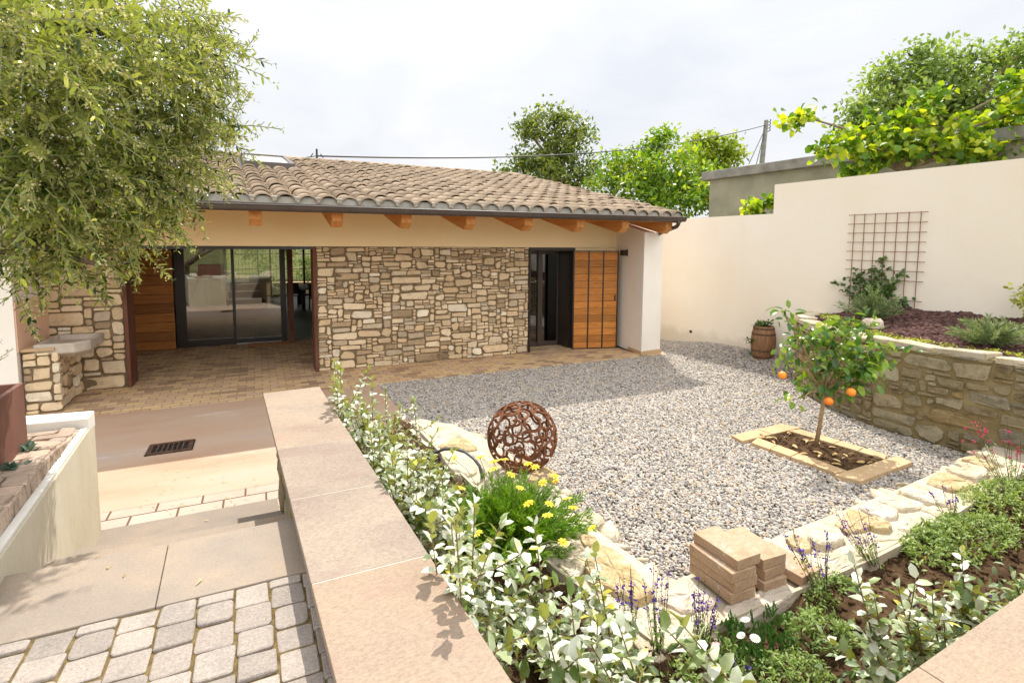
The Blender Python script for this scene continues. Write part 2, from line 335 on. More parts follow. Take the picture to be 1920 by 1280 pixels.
m_hose = surf('grey_hose', [(.3, (.06, .07, .085)), (.7, (.09, .10, .115))], 8, 3, .4, .5, 0)
m_soil = surf('dark_soil', [(.25, (.045, .027, .016)), (.5, (.10, .06, .033)), (.72, (.19, .12, .065)), (.85, (.29, .2, .12))], 9, 8, .98, .05, 1.0, 60, .03)
m_mulch = surf('red_lava_rock', [(.25, (.05, .027, .024)), (.5, (.095, .05, .043)), (.75, (.16, .095, .083))], 14, 5, .95, .1, .6, 80, .01, isl=.45)
m_treeD = leafmat('yellowish_leaf', [(0, (.10, .18, .02)), (.5, (.32, .42, .05)), (1, (.66, .68, .10))], rough=.4, trans=.48, tcol=(1, 1, .25), clump=.6)
m_grey = surf('grey_render', [(0.25, (0.21, 0.1989, 0.1452)), (0.5, (0.294, 0.2805, 0.2068)), (0.75, (0.357, 0.3366, 0.2552))], 1.3, 7, .95, .05, .3, 50, .01)
m_cop = surf('weathered_concrete', [(.25, (.16, .15, .13)), (.6, (.28, .27, .24)), (.8, (.34, .33, .30))], 3, 7, .95, .05, .4, 50, .01)
m_bark = surf('grey_bark', [(.25, (.13, .09, .06)), (.5, (.24, .18, .13)), (.75, (.36, .29, .21))], 9, 7, .95, .05, .8, 60, .02, stretch=(1, 1, .35))
m_twig = surf('brown_twig', [(.3, (.14, .085, .05)), (.7, (.24, .16, .10))], 14, 3, .9, .1, 0)
m_greentwig = surf('green_twig', [(.3, (.20, .22, .09)), (.7, (.30, .31, .15))], 14, 3, .8, .1, 0)
m_orange = surf('orange_peel', [(.3, (.85, .22, .012)), (.7, (.92, .30, .02))], 5, 3, .4, .5, .3, 140, .003)
m_rock = surf('pale_boulder', [(.25, (.38, .31, .24)), (.5, (.50, .42, .34)), (.75, (.58, .51, .44))], 6, 8, .95, .1, .7, 30, .02)
m_floor = surf('grey_wood_floor', [(.3, (.13, .12, .11)), (.7, (.22, .205, .19))], 3, 5, .45, .4, .1, 40, .003, stretch=(.3, 4, 1))
m_beige = surf('beige_cabinet', [(.3, (.42, .37, .29)), (.7, (.55, .49, .40))], 4, 6, .6, .3, 0, stretch=(3, 3, .4))
m_int = surf('interior_wall', [(.3, (.55, .52, .47)), (.7, (.62, .59, .54))], 2, 3, .9, .1, 0)
m_top = surf('pale_worktop', [(.3, (.72, .78, .80)), (.7, (.80, .85, .87))], 2, 3, .25, .5, 0)
m_grass = surf('meadow_grass', [(.25, (.03, .05, .01)), (.45, (.055, .08, .02)), (.6, (.20, .16, .06)), (.75, (.07, .09, .025))], .5, 8, .95, .1, .6, 20, .05)
m_steel = surf('galvanised_steel', [(.3, (.35, .35, .36)), (.7, (.5, .5, .5))], 8, 4, .4, .5, 0, metal=.8)


def wood(name, plank, stops, axis='x'):
    """horizontal boards: grain along x, joints every PLANK metres of height, knots"""
    t = NT(name); co = t.coord('Object'); sp = t.n('ShaderNodeSeparateXYZ'); t.l(co, sp.inputs[0])
    row = t.math('FLOOR', t.math('DIVIDE', sp.outputs[2], plank))
    cv = t.n('ShaderNodeCombineXYZ'); t.l(sp.outputs[0], cv.inputs[0]); t.l(sp.outputs[1], cv.inputs[1]); t.l(t.math('MULTIPLY_ADD', row, 3.7, sp.outputs[2]), cv.inputs[2])
    mp = t.n('ShaderNodeMapping'); t.l(cv.outputs[0], mp.inputs[0]); mp.inputs['Scale'].default_value = (1.2, 1.2, 16)
    g = t.noise(mp.outputs[0], 2.2, 6, .6, .6)
    col = t.ramp(g, stops); wn = t.n('ShaderNodeTexWhiteNoise', noise_dimensions='1D'); t.l(row, wn.inputs['W'])
    v = t.math('MULTIPLY_ADD', wn.outputs[0], .5, .72); c = t.n('ShaderNodeCombineColor'); [t.l(v, c.inputs[i]) for i in range(3)]
    col = t.mix(1.0, col, c.outputs[0], 'MULTIPLY')
    k = t.n('ShaderNodeMapping'); t.l(cv.outputs[0], k.inputs[0]); k.inputs['Scale'].default_value = (2.2, 2.2, 5.5)
    kn = t.ramp(t.voro(k.outputs[0], 2.2), [(.06, 1), (.13, 0)]); col = t.mix(t.math('MULTIPLY', kn, .75), col, (.10, .035, .01))
    fr = t.math('FRACT', t.math('DIVIDE', sp.outputs[2], plank)); gap = t.math('LESS_THAN', fr, .045)
    col = t.mix(gap, col, (.05, .02, .008))
    nm = t.bump(t.math('SUBTRACT', t.math('MULTIPLY', g, .15), gap), .5, .01)
    return t.done(t.pbr(col, .55, .3, 0, nm))
m_wood = wood('orange_larch_boards', .152, [(.3, (.36, .125, .022)), (.5, (.47, .18, .035)), (.7, (.56, .25, .06))])
m_woodd = wood('brown_larch_boards', .20, [(.3, (.30, .11, .024)), (.5, (.42, .165, .036)), (.7, (.50, .22, .06))])
m_beam = surf('glulam_beam', [(.25, (.44, .17, .045)), (.5, (.58, .25, .07)), (.75, (.66, .34, .12))], 3, 6, .55, .3, .1, 40, .003, stretch=(5, .5, 5), spots=((.22, .07, .02), 4.5, .68, .6))
m_oak = surf('barrel_oak', [(.25, (.12, .055, .025)), (.5, (.24, .125, .06)), (.75, (.36, .21, .11))], 4, 6, .7, .25, .4, 50, .006, stretch=(7, 7, .5))
m_hoop = surf('rusty_hoop', [(.3, (.07, .035, .022)), (.7, (.14, .075, .05))], 9, 5, .7, .3, 0)
m_islandw = surf('brown_slats', [(.3, (.16, .10, .07)), (.7, (.28, .19, .14))], 3, 5, .7, .2, .3, 40, .01, stretch=(.3, .3, 14))

def glass(name, tint=(.86, .90, .88), f0=.10):
    t = NT(name); fr = t.n('ShaderNodeFresnel'); fr.inputs[0].default_value = 1.5
    k = t.math('MINIMUM', t.math('MULTIPLY_ADD', fr.outputs[0], 1.25, f0), 1.0)
    a = t.n('ShaderNodeBsdfTransparent'); a.inputs[0].default_value = (*tint, 1); b = t.n('ShaderNodeBsdfGlossy'); b.inputs['Roughness'].default_value = 0.0
    m = t.n('ShaderNodeMixShader'); t.l(k, m.inputs[0]); t.l(a.outputs[0], m.inputs[1]); t.l(b.outputs[0], m.inputs[2]); return t.done(m.outputs[0])
m_glass = glass('tinted_glass', (.86, .87, .82), .14)
m_pane = glass('clear_glass', (.95, .97, .96), .02)
m_dglass = glass('dark_glass', (.25, .27, .28), .12)
t = NT('skylight_glass'); m_sky = t.done(t.pbr((.7, .72, .74), .08, .8))

def pavers(name, bw, bh, stops, joint, off=.5, rot=0, jw=.012, wear=(.3, .2, .14), var=.5, bstr=.4, fine=.15):
    t = NT(name); co = t.coord('Object', rot=(0, 0, rot))
    b = t.n('ShaderNodeTexBrick', offset=off); t.l(co, b.inputs['Vector'])
    t.put(b, Scale=1.0); b.inputs['Color1'].default_value = (0, 0, 0, 1); b.inputs['Color2'].default_value = (1, 1, 1, 1); b.inputs['Mortar'].default_value = (.5, .5, .5, 1)
    b.inputs['Mortar Size'].default_value = jw; b.inputs['Mortar Smooth'].default_value = .3; b.inputs['Bias'].default_value = 0; b.inputs['Brick Width'].default_value = bw; b.inputs['Row Height'].default_value = bh
    f = t.math('ADD', t.math('MULTIPLY', b.outputs['Color'], var), t.math('MULTIPLY', t.noise(co, 1.6, 6, .65), 1-var+.1))
    col = t.ramp(f, stops); n2 = t.noise(co, 9, 6, .7)
    col = t.mix(t.math('MULTIPLY', t.ramp(n2, [(.5, 0), (.75, 1)]), .35), col, wear)
    col = t.mix(1.0, col, t.ramp(t.noise(co, 140, 3, .7), [(.3, 1-fine), (.7, 1)]), 'MULTIPLY')
    col = t.mix(b.outputs['Fac'], col, joint)
    h = t.math('SUBTRACT', t.math('MULTIPLY', t.noise(co, 70, 4), .3), b.outputs['Fac'])
    return t.done(t.pbr(col, .85, .18, 0, t.bump(h, bstr, .008)))
m_cotto = pavers('cotto_paving', .235, .14, [(0.12, (0.3132, 0.2109, 0.1431)), (0.35, (0.5336, 0.3648, 0.212)), (0.6, (0.696, 0.5016, 0.265)), (0.9, (0.5568, 0.3933, 0.265))], (.20, .14, .095), rot=0, fine=.2, jw=.006, var=.8)
m_slabs = surf('smooth_sandstone', [(0.25, (0.384, 0.235, 0.1552)), (0.42, (0.4416, 0.3, 0.2087)), (0.56, (0.4512, 0.335, 0.2461)), (0.72, (0.4032, 0.325, 0.2836))], .9, 7, .75, .25, .06, 120, .003, stretch=(.45, 1.5, 1), fine=.1, spots=((.56, .50, .43), 1.3, .60, .5))
m_band = pavers('sandstone_pavers', .345, .1753, [(0.2, (0.361, 0.28, 0.22)), (0.5, (0.418, 0.335, 0.2695)), (0.8, (0.4465, 0.375, 0.3135))], (.13, .08, .05), jw=.010, wear=(.56, .47, .38), var=.3, bstr=.15, fine=.08)

# leaves
m_olive = leafmat('olive_leaf', [(0, (.014, .035, .006)), (.38, (.06, .10, .014)), (.60, (.24, .31, .04)), (.82, (.58, .61, .09)), (1, (.90, .85, .22))], back=(.36, .41, .13), rough=.28, trans=.30, tcol=(1, 1, .25), clump=2.6)
m_olivefl = leafmat('olive_blossom', [(0, (.60, .55, .24)), (1, (.75, .70, .42))], rough=.7, trans=.3)
m_silver = leafmat('silver_leaf', [(0, (0.0522, 0.1056, 0.0172)), (0.25, (0.1653, 0.2376, 0.0516)), (0.4, (0.3654, 0.4224, 0.2322)), (0.56, (0.5742, 0.616, 0.473)), (0.8, (0.7134, 0.7304, 0.6364)), (0.9, (0.522, 0.5016, 0.086)), (1, (0.5742, 0.44, 0.0344))], back=(.36, .37, .07), rough=.33, spec=.5, trans=.22, tcol=(.95, 1, .7), clump=5)
m_silvlow = leafmat('olive_green_leaf', [(0, (.12, .19, .08)), (.6, (.26, .34, .18)), (1, (.42, .46, .2))], back=(.40, .40, .18), trans=.3)
m_citrus = leafmat('citrus_leaf', [(0, (.03, .085, .02)), (.45, (.07, .17, .025)), (.75, (.22, .36, .035)), (1, (.52, .55, .05))], back=(.18, .28, .07), rough=.28, spec=.5, trans=.45, tcol=(1, 1, .2))
m_needle = leafmat('green_needle', [(0, (.06, .16, .015)), (.5, (.15, .31, .025)), (1, (.32, .46, .05))], rough=.5, trans=.4, tcol=(1, 1, .2))
m_rosem = leafmat('grey_green_needle', [(0, (.14, .20, .09)), (.6, (.25, .32, .14)), (1, (.38, .43, .22))], rough=.6, trans=.25)
m_lime = leafmat('lime_leaf', [(0, (.26, .32, .03)), (1, (.58, .58, .06))], rough=.6, trans=.3)
m_sage = leafmat('sage_leaf', [(0, (.13, .20, .05)), (.6, (.26, .36, .09)), (1, (.42, .48, .17))], rough=.55, trans=.35, tcol=(1, 1, .3))
m_ice = leafmat('iceplant_leaf', [(0, (.045, .13, .025)), (1, (.10, .22, .04))], rough=.4, trans=.1)
m_treeA = leafmat('dark_tree_leaf', [(0, (.06, .11, .025)), (.5, (.19, .26, .06)), (1, (.46, .46, .14))], rough=.4, trans=.48, clump=.5)
m_treeB = leafmat('bright_tree_leaf', [(0, (.04, .11, .015)), (.45, (.18, .33, .035)), (1, (.58, .65, .08))], rough=.35, trans=.48, tcol=(1, 1, .25), clump=.6)
m_treeC = leafmat('grey_tree_leaf', [(0, (.08, .14, .04)), (.5, (.27, .38, .11)), (1, (.50, .58, .19))], rough=.45, trans=.5, clump=.5)
m_fig = leafmat('fig_leaf', [(0, (.045, .12, .012)), (.4, (.16, .30, .025)), (.7, (.46, .56, .05)), (1, (.78, .76, .09))], rough=.45, trans=.5, tcol=(1, 1, .15), clump=1.8)
m_vine = leafmat('vine_leaf', [(0, (.035, .085, .02)), (.7, (.09, .16, .03)), (1, (.18, .26, .06))], rough=.4, trans=.3)
m_yellow = leafmat('yellow_petal', [(0, (.85, .60, .01)), (1, (.92, .74, .03))], rough=.6, trans=.3, tcol=(1, .9, .2))
m_purple = leafmat('purple_petal', [(0, (.07, .025, .28)), (1, (.16, .06, .45))], rough=.6, trans=.25, tcol=(1, 1, 1))
m_red = leafmat('crimson_petal', [(0, (.5, .012, .06)), (1, (.75, .04, .2))], rough=.6, trans=.25, tcol=(1, 1, 1))
m_whitep = leafmat('white_petal', [(0, (.82, .80, .70)), (1, (.9, .88, .82))], rough=.6, trans=.3, tcol=(1, 1, 1))
m_pinkp = leafmat('pink_petal', [(0, (.85, .35, .42)), (1, (.9, .55, .55))], rough=.6, trans=.3, tcol=(1, 1, 1))
m_dry = leafmat('dry_leaf', [(0, (.42, .25, .08)), (1, (.70, .50, .24))], rough=.7, trans=.15, tcol=(1, 1, 1))
m_stalk = surf('dark_stalk', [(.3, (.07, .06, .05)), (.7, (.12, .11, .08))], 8, 3, .9, .1, 0)

# gravel: a colour per pebble
def pebmat():
    t = NT('river_pebble'); i = t.island()
    col = t.ramp(i, [(0, (.19, .18, .17)), (.12, (.28, .26, .245)), (.3, (.37, .34, .31)), (.5, (.46, .415, .365)), (.7, (.54, .49, .425)), (.86, (.50, .36, .22)), (.92, (.40, .375, .35)), (1, (.62, .58, .52))])
    co = t.coord('Object'); col = t.mix(1.0, col, t.ramp(t.noise(co, 120, 3), [(.3, .8), (.7, 1)]), 'MULTIPLY')
    return t.done(t.pbr(col, .7, .3))
m_pebble = pebmat()
def pebbase():
    t = NT('gravel_bed'); co = t.coord('Object'); c = t.voro(co, 42, out='Color'); d = t.voro(co, 42)
    s = t.n('ShaderNodeSeparateColor'); t.l(c, s.inputs[0])
    col = t.ramp(s.outputs[0], [(0, (.16, .155, .16)), (.4, (.32, .30, .28)), (.75, (.48, .44, .39)), (1, (.42, .31, .2))])
    col = t.mix(t.ramp(d, [(.35, 0), (.7, 1)]), col, (.06, .055, .05))
    return t.done(t.pbr(col, .9, .1, 0, t.bump(d, -.8, .02)))
m_gravel = pebbase()

# ================================================================== the house
ZP = lambda y: 2.872 + (y-8.15)*.227
SH = lambda y: -(y-8.15)*.05
H_ = thing('house', 'low stone and plaster house with a clay tiled roof, rafters and glazed doors', 'house', (2.5, 10, 0))
def face_y(x0, y, z0=0): return lambda u, v, d: (x0+u, y-d, z0+v)

mb = MB(); mb.box(.93, 5.19, 10.03, 10.42, 0, 2.255)
sw = mb.build('stone_wall', m_joint, H_)
mb = MB(); stones(mb, pack(4.25, 2.25, .034, (34, 26, 20, 14, 8), (1.3, 4.0), 11), face_y(.935, 10.03), .032, .0032, 3, .2)
mb.build('stone_facing', m_stone, sw)
mb = MB(); mb.box(-2.95, -1.93, 10.16, 10.6, 0, 2.255)
sw2 = mb.build('stone_wall', m_joint, H_)
mb = MB(); stones(mb, pack(1.01, 2.25, .056, (14, 28, 34, 20), (1.3, 3.2), 5), face_y(-2.945, 10.16), .034, .005, 4, .14)
mb.build('stone_facing', m_stone, sw2)
# plaster
mb = MB()
mb.add([(-5.5,10.0,2.255), (7.49,10.0,2.255), (7.49,10.0,3.13), (-5.5,10.0,3.13), (-5.5,10.45,2.255), (7.49,10.45,2.255), (7.49,10.45,3.2), (-5.5,10.45,3.2)],
       [[0,1,2,3], [1,5,6,2], [5,4,7,6], [4,0,3,7], [0,4,5,1], [3,2,6,7]])
mb.box(6.34, 7.49, 10.0, 10.45, 0, 2.25); mb.box(-5.5, -2.96, 10.02, 10.45, 0, 2.25)
mb.build('plaster_wall', m_plaster, H_)
mb = MB(); a = [(7.28, 8.82), (7.84, 8.88), (7.86, 10.4), (7.495, 10.4)]; zt = [2.59, 2.59, 2.95, 2.95]
mb.add([(x, y, 0) for x, y in a] + [(x, y, z) for (x, y), z in zip(a, zt)], [[3,2,1,0], [4,5,6,7], [0,1,5,4], [1,2,6,5], [2,3,7,6], [3,0,4,7]])
pil = mb.build('wing_wall', m_white, H_, bevel=.012)
mb = MB(); mb.slab((7.285, 8.81), (7.85, 8.87), -.012, 0, .075); mb.slab((7.275, 8.82), (7.46, 9.93), .012, 0, .075); mb.build('skirting', m_border, pil)
# side and rear walls, rooms
mb = MB(); mb.box(7.1, 7.3, 10.46, 25.2, 0, 2.9); mb.box(-5.5, -5.3, 10.46, 25.2, 0, 2.9); mb.box(-5.29, -1.22, 25.0, 25.2, 0, 2.9); mb.box(3.4, 7.09, 25.0, 25.2, 0, 2.9); mb.box(-1.21, 3.39, 25.0, 25.2, 2.45, 2.9)
mb.build('outer_wall', m_white, H_)
mb = MB(); mb.box(2.2, 2.4, 10.43, 13.58, 0, 2.7); mb.box(-2.62, -2.42, 10.61, 13.58, 0, 2.7)
mb.box(1.9, 7.09, 13.6, 13.75, 0, 2.7); mb.box(-5.29, -2.4, 13.6, 13.75, 0, 2.7); mb.box(-3.4, -3.25, 13.76, 24.99, 0, 2.74); mb.box(3.7, 3.85, 13.76, 24.99, 0, 2.74)
mb.box(-2.41, 1.89, 13.58, 13.74, 2.29, 2.7)
mb.build('inner_wall', m_int, H_)
mb = MB(); mb.box(-5.29, 7.09, 10.46, 24.99, 2.745, 2.80); mb.build('ceiling', m_white, H_)
mb = MB(); mb.box(-3.24, 3.69, 13.66, 25.2, -.05, .022); mb.build('floor', m_floor, H_)

# steel reveals of the porch and the entrance
mb = MB(); mb.box(-1.928, -1.88, 10.10, 10.62, 0, 2.25); mb.build('steel_reveal', m_corten, H_)
mb = MB(); mb.box(.878, .928, 9.985, 10.45, 0, 2.25); mb.build('steel_reveal', m_corten, H_)
mb = MB(); mb.box(-1.879, .877, 10.02, 10.10, 2.20, 2.252); mb.build('steel_lintel', m_bronze, H_)
mb = MB(); mb.box(5.192, 5.225, 9.985, 10.62, 0, 2.25); mb.box(5.226, 6.33, 9.99, 10.2, 2.185, 2.252); mb.box(6.295, 6.335, 9.96, 10.62, 0, 2.184); mb.box(6.24, 6.294, 10.1, 10.58, .02, 2.184)
mb.build('door_reveal', m_bronze, H_)

# sliding door at the back of the porch
D1 = MB().box(-1.655, -1.655, 13.6, 13.6, 0, 0)
D1 = MB(); yb, yf = 13.60, 13.54
xm = -0.520; xr = 0.454
D1.box(-1.655, -1.455, yf, yb, .0, 2.29); D1.box(-1.454, xr+.12, yf, yb, 2.235, 2.29); D1.box(-1.454, xm-.03, yf, yb, 0, .15); D1.box(xm+.03, xr, yf+.02, yb, 0, .12)
D1.box(xm-.03, xm+.03, yf-.02, yb-.01, .0, 2.234); D1.box(xr, xr+.12, yf-.01, yb-.005, 0, 2.234)
sd = D1.build('sliding_door', m_bronze, H_, bevel=.004)
mb = MB(); mb.box(-1.454, xm-.031, yf+.025, yf+.033, .151, 2.234); mb.build('pane', m_glass, sd)
mb = MB(); mb.box(xm+.031, xr-.001, yf+.036, yf+.044, .121, 2.234); mb.build('pane', m_glass, sd)
mb = MB(); mb.box(xm+.031, xr-.001, yf-.03, yf-.002, .0, .022); mb.build('door_track', m_steel, sd)
mb = MB(); mb.box(0.601, 0.687+.03, 13.2, 13.32, 0, 2.28); mb.build('post', m_corten, H_)
mb = MB(); mb.box(-2.415, -1.657, 13.36, 13.42, .02, 2.285); mb.build('boarded_panel', m_woodd, H_)

# entrance door with two narrow panes
yb, yf = 10.60, 10.55
mb = MB(); xa = [5.226, 5.30, 5.697, 5.808, 6.216, 6.239]
mb.box(xa[0], xa[1], yf, yb, 0, 2.184); mb.box(xa[2], xa[3], yf-.03, yb-.02, 0, 2.18); mb.box(xa[4], xa[5], yf, yb, 0, 2.184)
mb.box(xa[1]+.001, xa[2]-.001, yf, yb, 0, .10); mb.box(xa[3]+.001, xa[4]-.001, yf, yb, 0, .10); mb.box(xa[1]+.001, xa[2]-.001, yf, yb, 2.10, 2.184); mb.box(xa[3]+.001, xa[4]-.001, yf, yb, 2.10, 2.184)
ed = mb.build('entrance_door', m_gutter, H_, bevel=.004)
for i in (1, 3):
    mb = MB(); mb.box(xa[i]+.001, xa[i+1]-.001, yf+.02, yf+.03, .101, 2.099); mb.build('pane', m_dglass, ed)
# folding shutter, three boarded leaves in a steel frame
A0 = Vector((6.268, 9.945)); B0 = Vector((7.255, 9.68)); dd = B0 - A0; du = dd.normalized(); dn = Vector((-du.y, du.x))
mb = MB(); 
for s in (0, 1/3, 2/3, 1):
    p = A0 + dd*s; hw = .016 if 0 < s < 1 else .014
    mb.hexa([p-du*hw-dn*.024, p+du*hw-dn*.024, p+du*hw+dn*.03, p-du*hw+dn*.03], .0, 2.19)
mb.slab(A0-dn*.022+du*.015, B0-dn*.022-du*.015, .05, 0, .025); mb.slab(A0-dn*.022+du*.015, B0-dn*.022-du*.015, .05, 2.165, 2.188)
sh = mb.build('folding_shutter', m_bronze, H_)
for i in range(3):
    mb = MB(); mb.slab(A0+dd*(i/3)+du*.017-dn*.018, A0+dd*((i+1)/3)-du*.017-dn*.018, .04, .026, 2.164); mb.build('shutter_leaf', m_wood, sh)
mb = MB(); p = B0 - du*.06 - dn*.03; mb.tube([(p.x, p.y, 1.08), (p.x, p.y, 1.2)], .014, 8); mb.build('handle', m_black, sh)

# roof
def rp(x, y, dz=0): return (x + SH(y), y, ZP(y) + dz)
mb = MB(); 
for (y0, y1) in ((8.24, 15.0),):
    vs = [rp(x, y, d) for y in (y0, y1) for x in (-6, 7.72) for d in (-.13, -.03)]
    mb.add(vs, [[0,1,3,2], [4,6,7,5], [0,4,5,1], [2,3,7,6], [1,5,7,3], [0,2,6,4]])
e = [(-6, 15.0, ZP(15)-.03), (7.72+SH(15), 15.0, ZP(15)-.03), (7.72+SH(15), 25.9, 3.0), (-6, 25.9, 3.0)]
mb.add(e + [(x, y, z-.17) for x, y, z in e], [[0,1,2,3], [7,6,5,4], [0,4,5,1], [1,5,6,2], [2,6,7,3], [3,7,4,0]])
roof = mb.build('roof', m_beam, H_)
P = .2876; ncol0, ncol1, ncou, CL = -20, 27, 16, .428
prof_t = np.array([-.5, -.45, -.405, -.39, -.35, -.28, -.2, -.1, 0, .1, .2, .28, .35, .39, .405, .45, .5])
prof_z = np.where(np.abs(prof_t) < .4, .088*np.sqrt(np.maximum(0, 1-(prof_t/.4)**2)), -.008)
Vt, Q, base = [], [], 0; k = len(prof_t)
rg = np.random.default_rng(3)
for c in range(ncol0, ncol1+1):
    xc = -.183 + P*c
    for j in range(ncou):
        y0 = 8.19 + j*CL; y1 = y0 + CL + .07
        if j == ncou-1: y1 = 15.0
        ym = (y0+y1)/2
        if -.0 < xc < 1.0 and 12.45 < ym < 14.5: continue
        jx, jz, ra = rg.normal(0, .005), rg.normal(0, .004), .038 + rg.normal(0, .004)
        x = xc + prof_t*P*1.02 + jx
        f = np.stack([x+SH(y0), np.full(k, y0+rg.normal(0,.006)), ZP(y0)+prof_z+ra+jz], 1)
        bk = np.stack([x+SH(y1), np.full(k, y1), ZP(y1)+prof_z*.93-.004+jz], 1)
        lip = f + np.array([0, .006, -.026])
        Vt.append(np.concatenate([lip, f, bk]))
        i = np.arange(k-1)
        Q.append(base + np.concatenate([np.stack([i, i+1, k+i+1, k+i], 1), np.stack([k+i, k+i+1, 2*k+i+1, 2*k+i], 1)])); base += 3*k
np_obj('roof_tile_cover', np.concatenate(Vt), [np.concatenate(Q)], m_tile, roof)
mb = MB(); mb.add([rp(-6, 8.235, -.03), rp(7.70, 8.235, -.03), rp(7.70, 8.235, .07), rp(-6, 8.235, .07), rp(-6, 8.29, -.03), rp(7.70, 8.29, -.03), rp(7.70, 8.29, .07), rp(-6, 8.29, .07)], [[0,1,2,3], [3,2,6,7], [1,5,6,2]])
mb.build('eave_mortar', m_tileback, roof)
mb = MB(); x = -5.6
while x < 7.15:
    n = 9; L = .42; q = [math.pi*i/(n-1) for i in range(n)]; r0, r1 = .115, .10
    vs = [(x, 15.0-r0*math.cos(a), ZP(15)+.0+r0*math.sin(a)) for a in q] + [(x+L+.03, 15.0-r1*math.cos(a), ZP(15)-.0+r1*math.sin(a)) for a in q]
    mb.add(vs, [[i, i+1, n+i+1, n+i] for i in range(n-1)]); x += L
mb.build('ridge_cap', m_tile, roof)
mb = MB()
def rbox(mb, x0, x1, y0, y1, d0, d1, mi=0):
    vs = [rp(x, y, d) for d in (d0, d1) for y in (y0, y1) for x in (x0, x1)]
    mb.add(vs, [[1,0,2,3], [4,5,7,6], [0,1,5,4], [1,3,7,5], [3,2,6,7], [2,0,4,6]], mi)
rbox(mb, .02, 1.0, 12.5, 12.58, 0, .15); rbox(mb, .02, 1.0, 14.37, 14.45, 0, .15); rbox(mb, .02, .09, 12.581, 14.369, 0, .15); rbox(mb, .93, 1.0, 12.581, 14.369, 0, .15); rbox(mb, -.10, 1.12, 12.3, 14.6, -.02, .02)
sl = mb.build('skylight', m_gutter, roof); mb = MB(); rbox(mb, .091, .929, 12.581, 14.369, .09, .12); mb.build('pane', m_sky, sl)

# gutter and downpipe
n = 9; q = [math.pi + math.pi*i/(n-1) for i in range(n)]
mb = MB(); gy, gz0, gz1, gr = 8.15, 2.838, 2.866, .066
for r_ in (gr, gr-.006):
    for X, Z in ((-5.9, gz0-.04), (7.72, gz1)): mb.add([(X, gy + r_*math.cos(a), Z + r_*1.3*math.sin(a)) for a in q], [])
fs = []
for s in (0, 2): fs += [[s*n+i, s*n+i+1, (s+1)*n+i+1, (s+1)*n+i] for i in range(n-1)]
mb.f = fs; mb.m = [0]*len(fs); mb.tube([(-5.9, gy-gr, gz0-.04), (7.72, gy-gr, gz1)], .012, 8); mb.box(-5.9, 7.715, 8.222, 8.236, 2.775, 2.865)
mb.add([(7.72, gy + gr*math.cos(a), gz1 + gr*1.3*math.sin(a)) for a in q], [list(range(n))])
gut = mb.build('gutter', m_gutter, H_)
mb = MB(); mb.tube([(7.56, 8.15, 2.82), (7.57, 8.16, 2.74), (7.60, 8.24, 2.69), (7.67, 8.62, 2.62), (7.71, 8.82, 2.58), (7.74, 8.95, 2.55)], .04, 12)
mb.build('downpipe', m_gutter, H_, smooth=True)
# rafters
for re in (-1.02, .07, 1.18, 2.23, 3.32, 4.41, 5.49, 6.51, 7.60):
    mb = MB(); x0, x1 = re-.165, re; s = [(8.36, -.13), (8.36, -.275), (8.50, -.40), (10.0, -.40), (10.0, -.13)]
    vs = [(x, y, ZP(y)+d) for x in (x0, x1) for y, d in s]
    mb.add(vs, [[0,1,2,3,4][::-1], [5,6,7,8,9], [0,5,6,1][::-1], [1,6,7,2][::-1], [2,7,8,3][::-1], [4,9,5,0]])
    mb.build('rafter', m_beam, H_, bevel=.006)
# rear window
mb = MB(); xs = [-1.21, -0.940, 0.479, 1.825, 3.39]
for i, x in enumerate(xs): mb.box(x-.04, x+.04, 24.99, 25.07, .023, 2.45)
mb.box(-1.17, 3.35, 25.0, 25.06, .023, .09); mb.box(-1.17, 3.35, 25.0, 25.06, 2.40, 2.45)
rw = mb.build('rear_window', m_bronze, H_)
for i in range(4):
    mb = MB(); mb.box(xs[i]+.042, xs[i+1]-.042, 25.02, 25.03, .091, 2.399); mb.build('pane', m_pane, rw)

# wall lamp on the wing wall, doormat
t = thing('wall_lamp', 'small dark cube wall lamp on the white wing wall beside the shutter', 'lamp', (7.36, 9.55, 2.15))
mb = MB(); d = Vector((.168, .986)); nn = Vector((-d.y, d.x)); c = Vector((7.40, 9.56))
mb.hexa([c-d*.09, c+d*.09, c+d*.09+nn*.018, c-d*.09+nn*.018], 2.075, 2.225); mb.build('backplate', m_black, t)
mb = MB(); mb.hexa([c-d*.085+nn*.0185, c+d*.085+nn*.0185, c+d*.085+nn*.12, c-d*.085+nn*.12], 2.09, 2.21); mb.build('lamp_body', m_bronze, t, bevel=.006)
mb = MB(); mb.box(-0.259, .62, 13.02, 13.42, .005, .02); tag(mb.build('doormat', m_woodd), 'brown doormat lying in front of the sliding glass door', 'doormat')

# things inside, seen through the glass
t = thing('kitchen_island', 'kitchen island with brown slatted sides and a pale worktop', 'kitchen island', (-.4, 21.6, 0))
mb = MB(); mb.box(-1.03, .27, 20.8, 22.5, .023, .90); mb.build('island_base', m_islandw, t)
mb = MB(); mb.box(-1.12, -.30, 20.7, 22.6, .901, .95); mb.build('worktop', m_top, t)
mb = MB(); mb.box(-.29, .36, 20.7, 22.6, .901, 1.06); mb.build('bar_top', m_top, t)
t = thing('tall_cabinet', 'beige floor-to-ceiling kitchen cabinet seen through the left glass pane', 'cabinet', (-1.7, 23.3, 0))
mb = MB(); mb.box(-2.12, -1.28, 22.8, 24.6, .023, 2.6); mb.build('carcass', m_beige, t)
for z0, z1 in ((.10, .84), (.86, 2.55)):
    mb = MB(); mb.box(-2.10, -1.30, 22.775, 22.799, z0, z1); mb.build('cabinet_door', m_beige, t, bevel=.004)
t = thing('kitchen_counter', 'low pale kitchen counter beside the tall beige cabinet', 'counter', (-2.6, 23.2, 0))
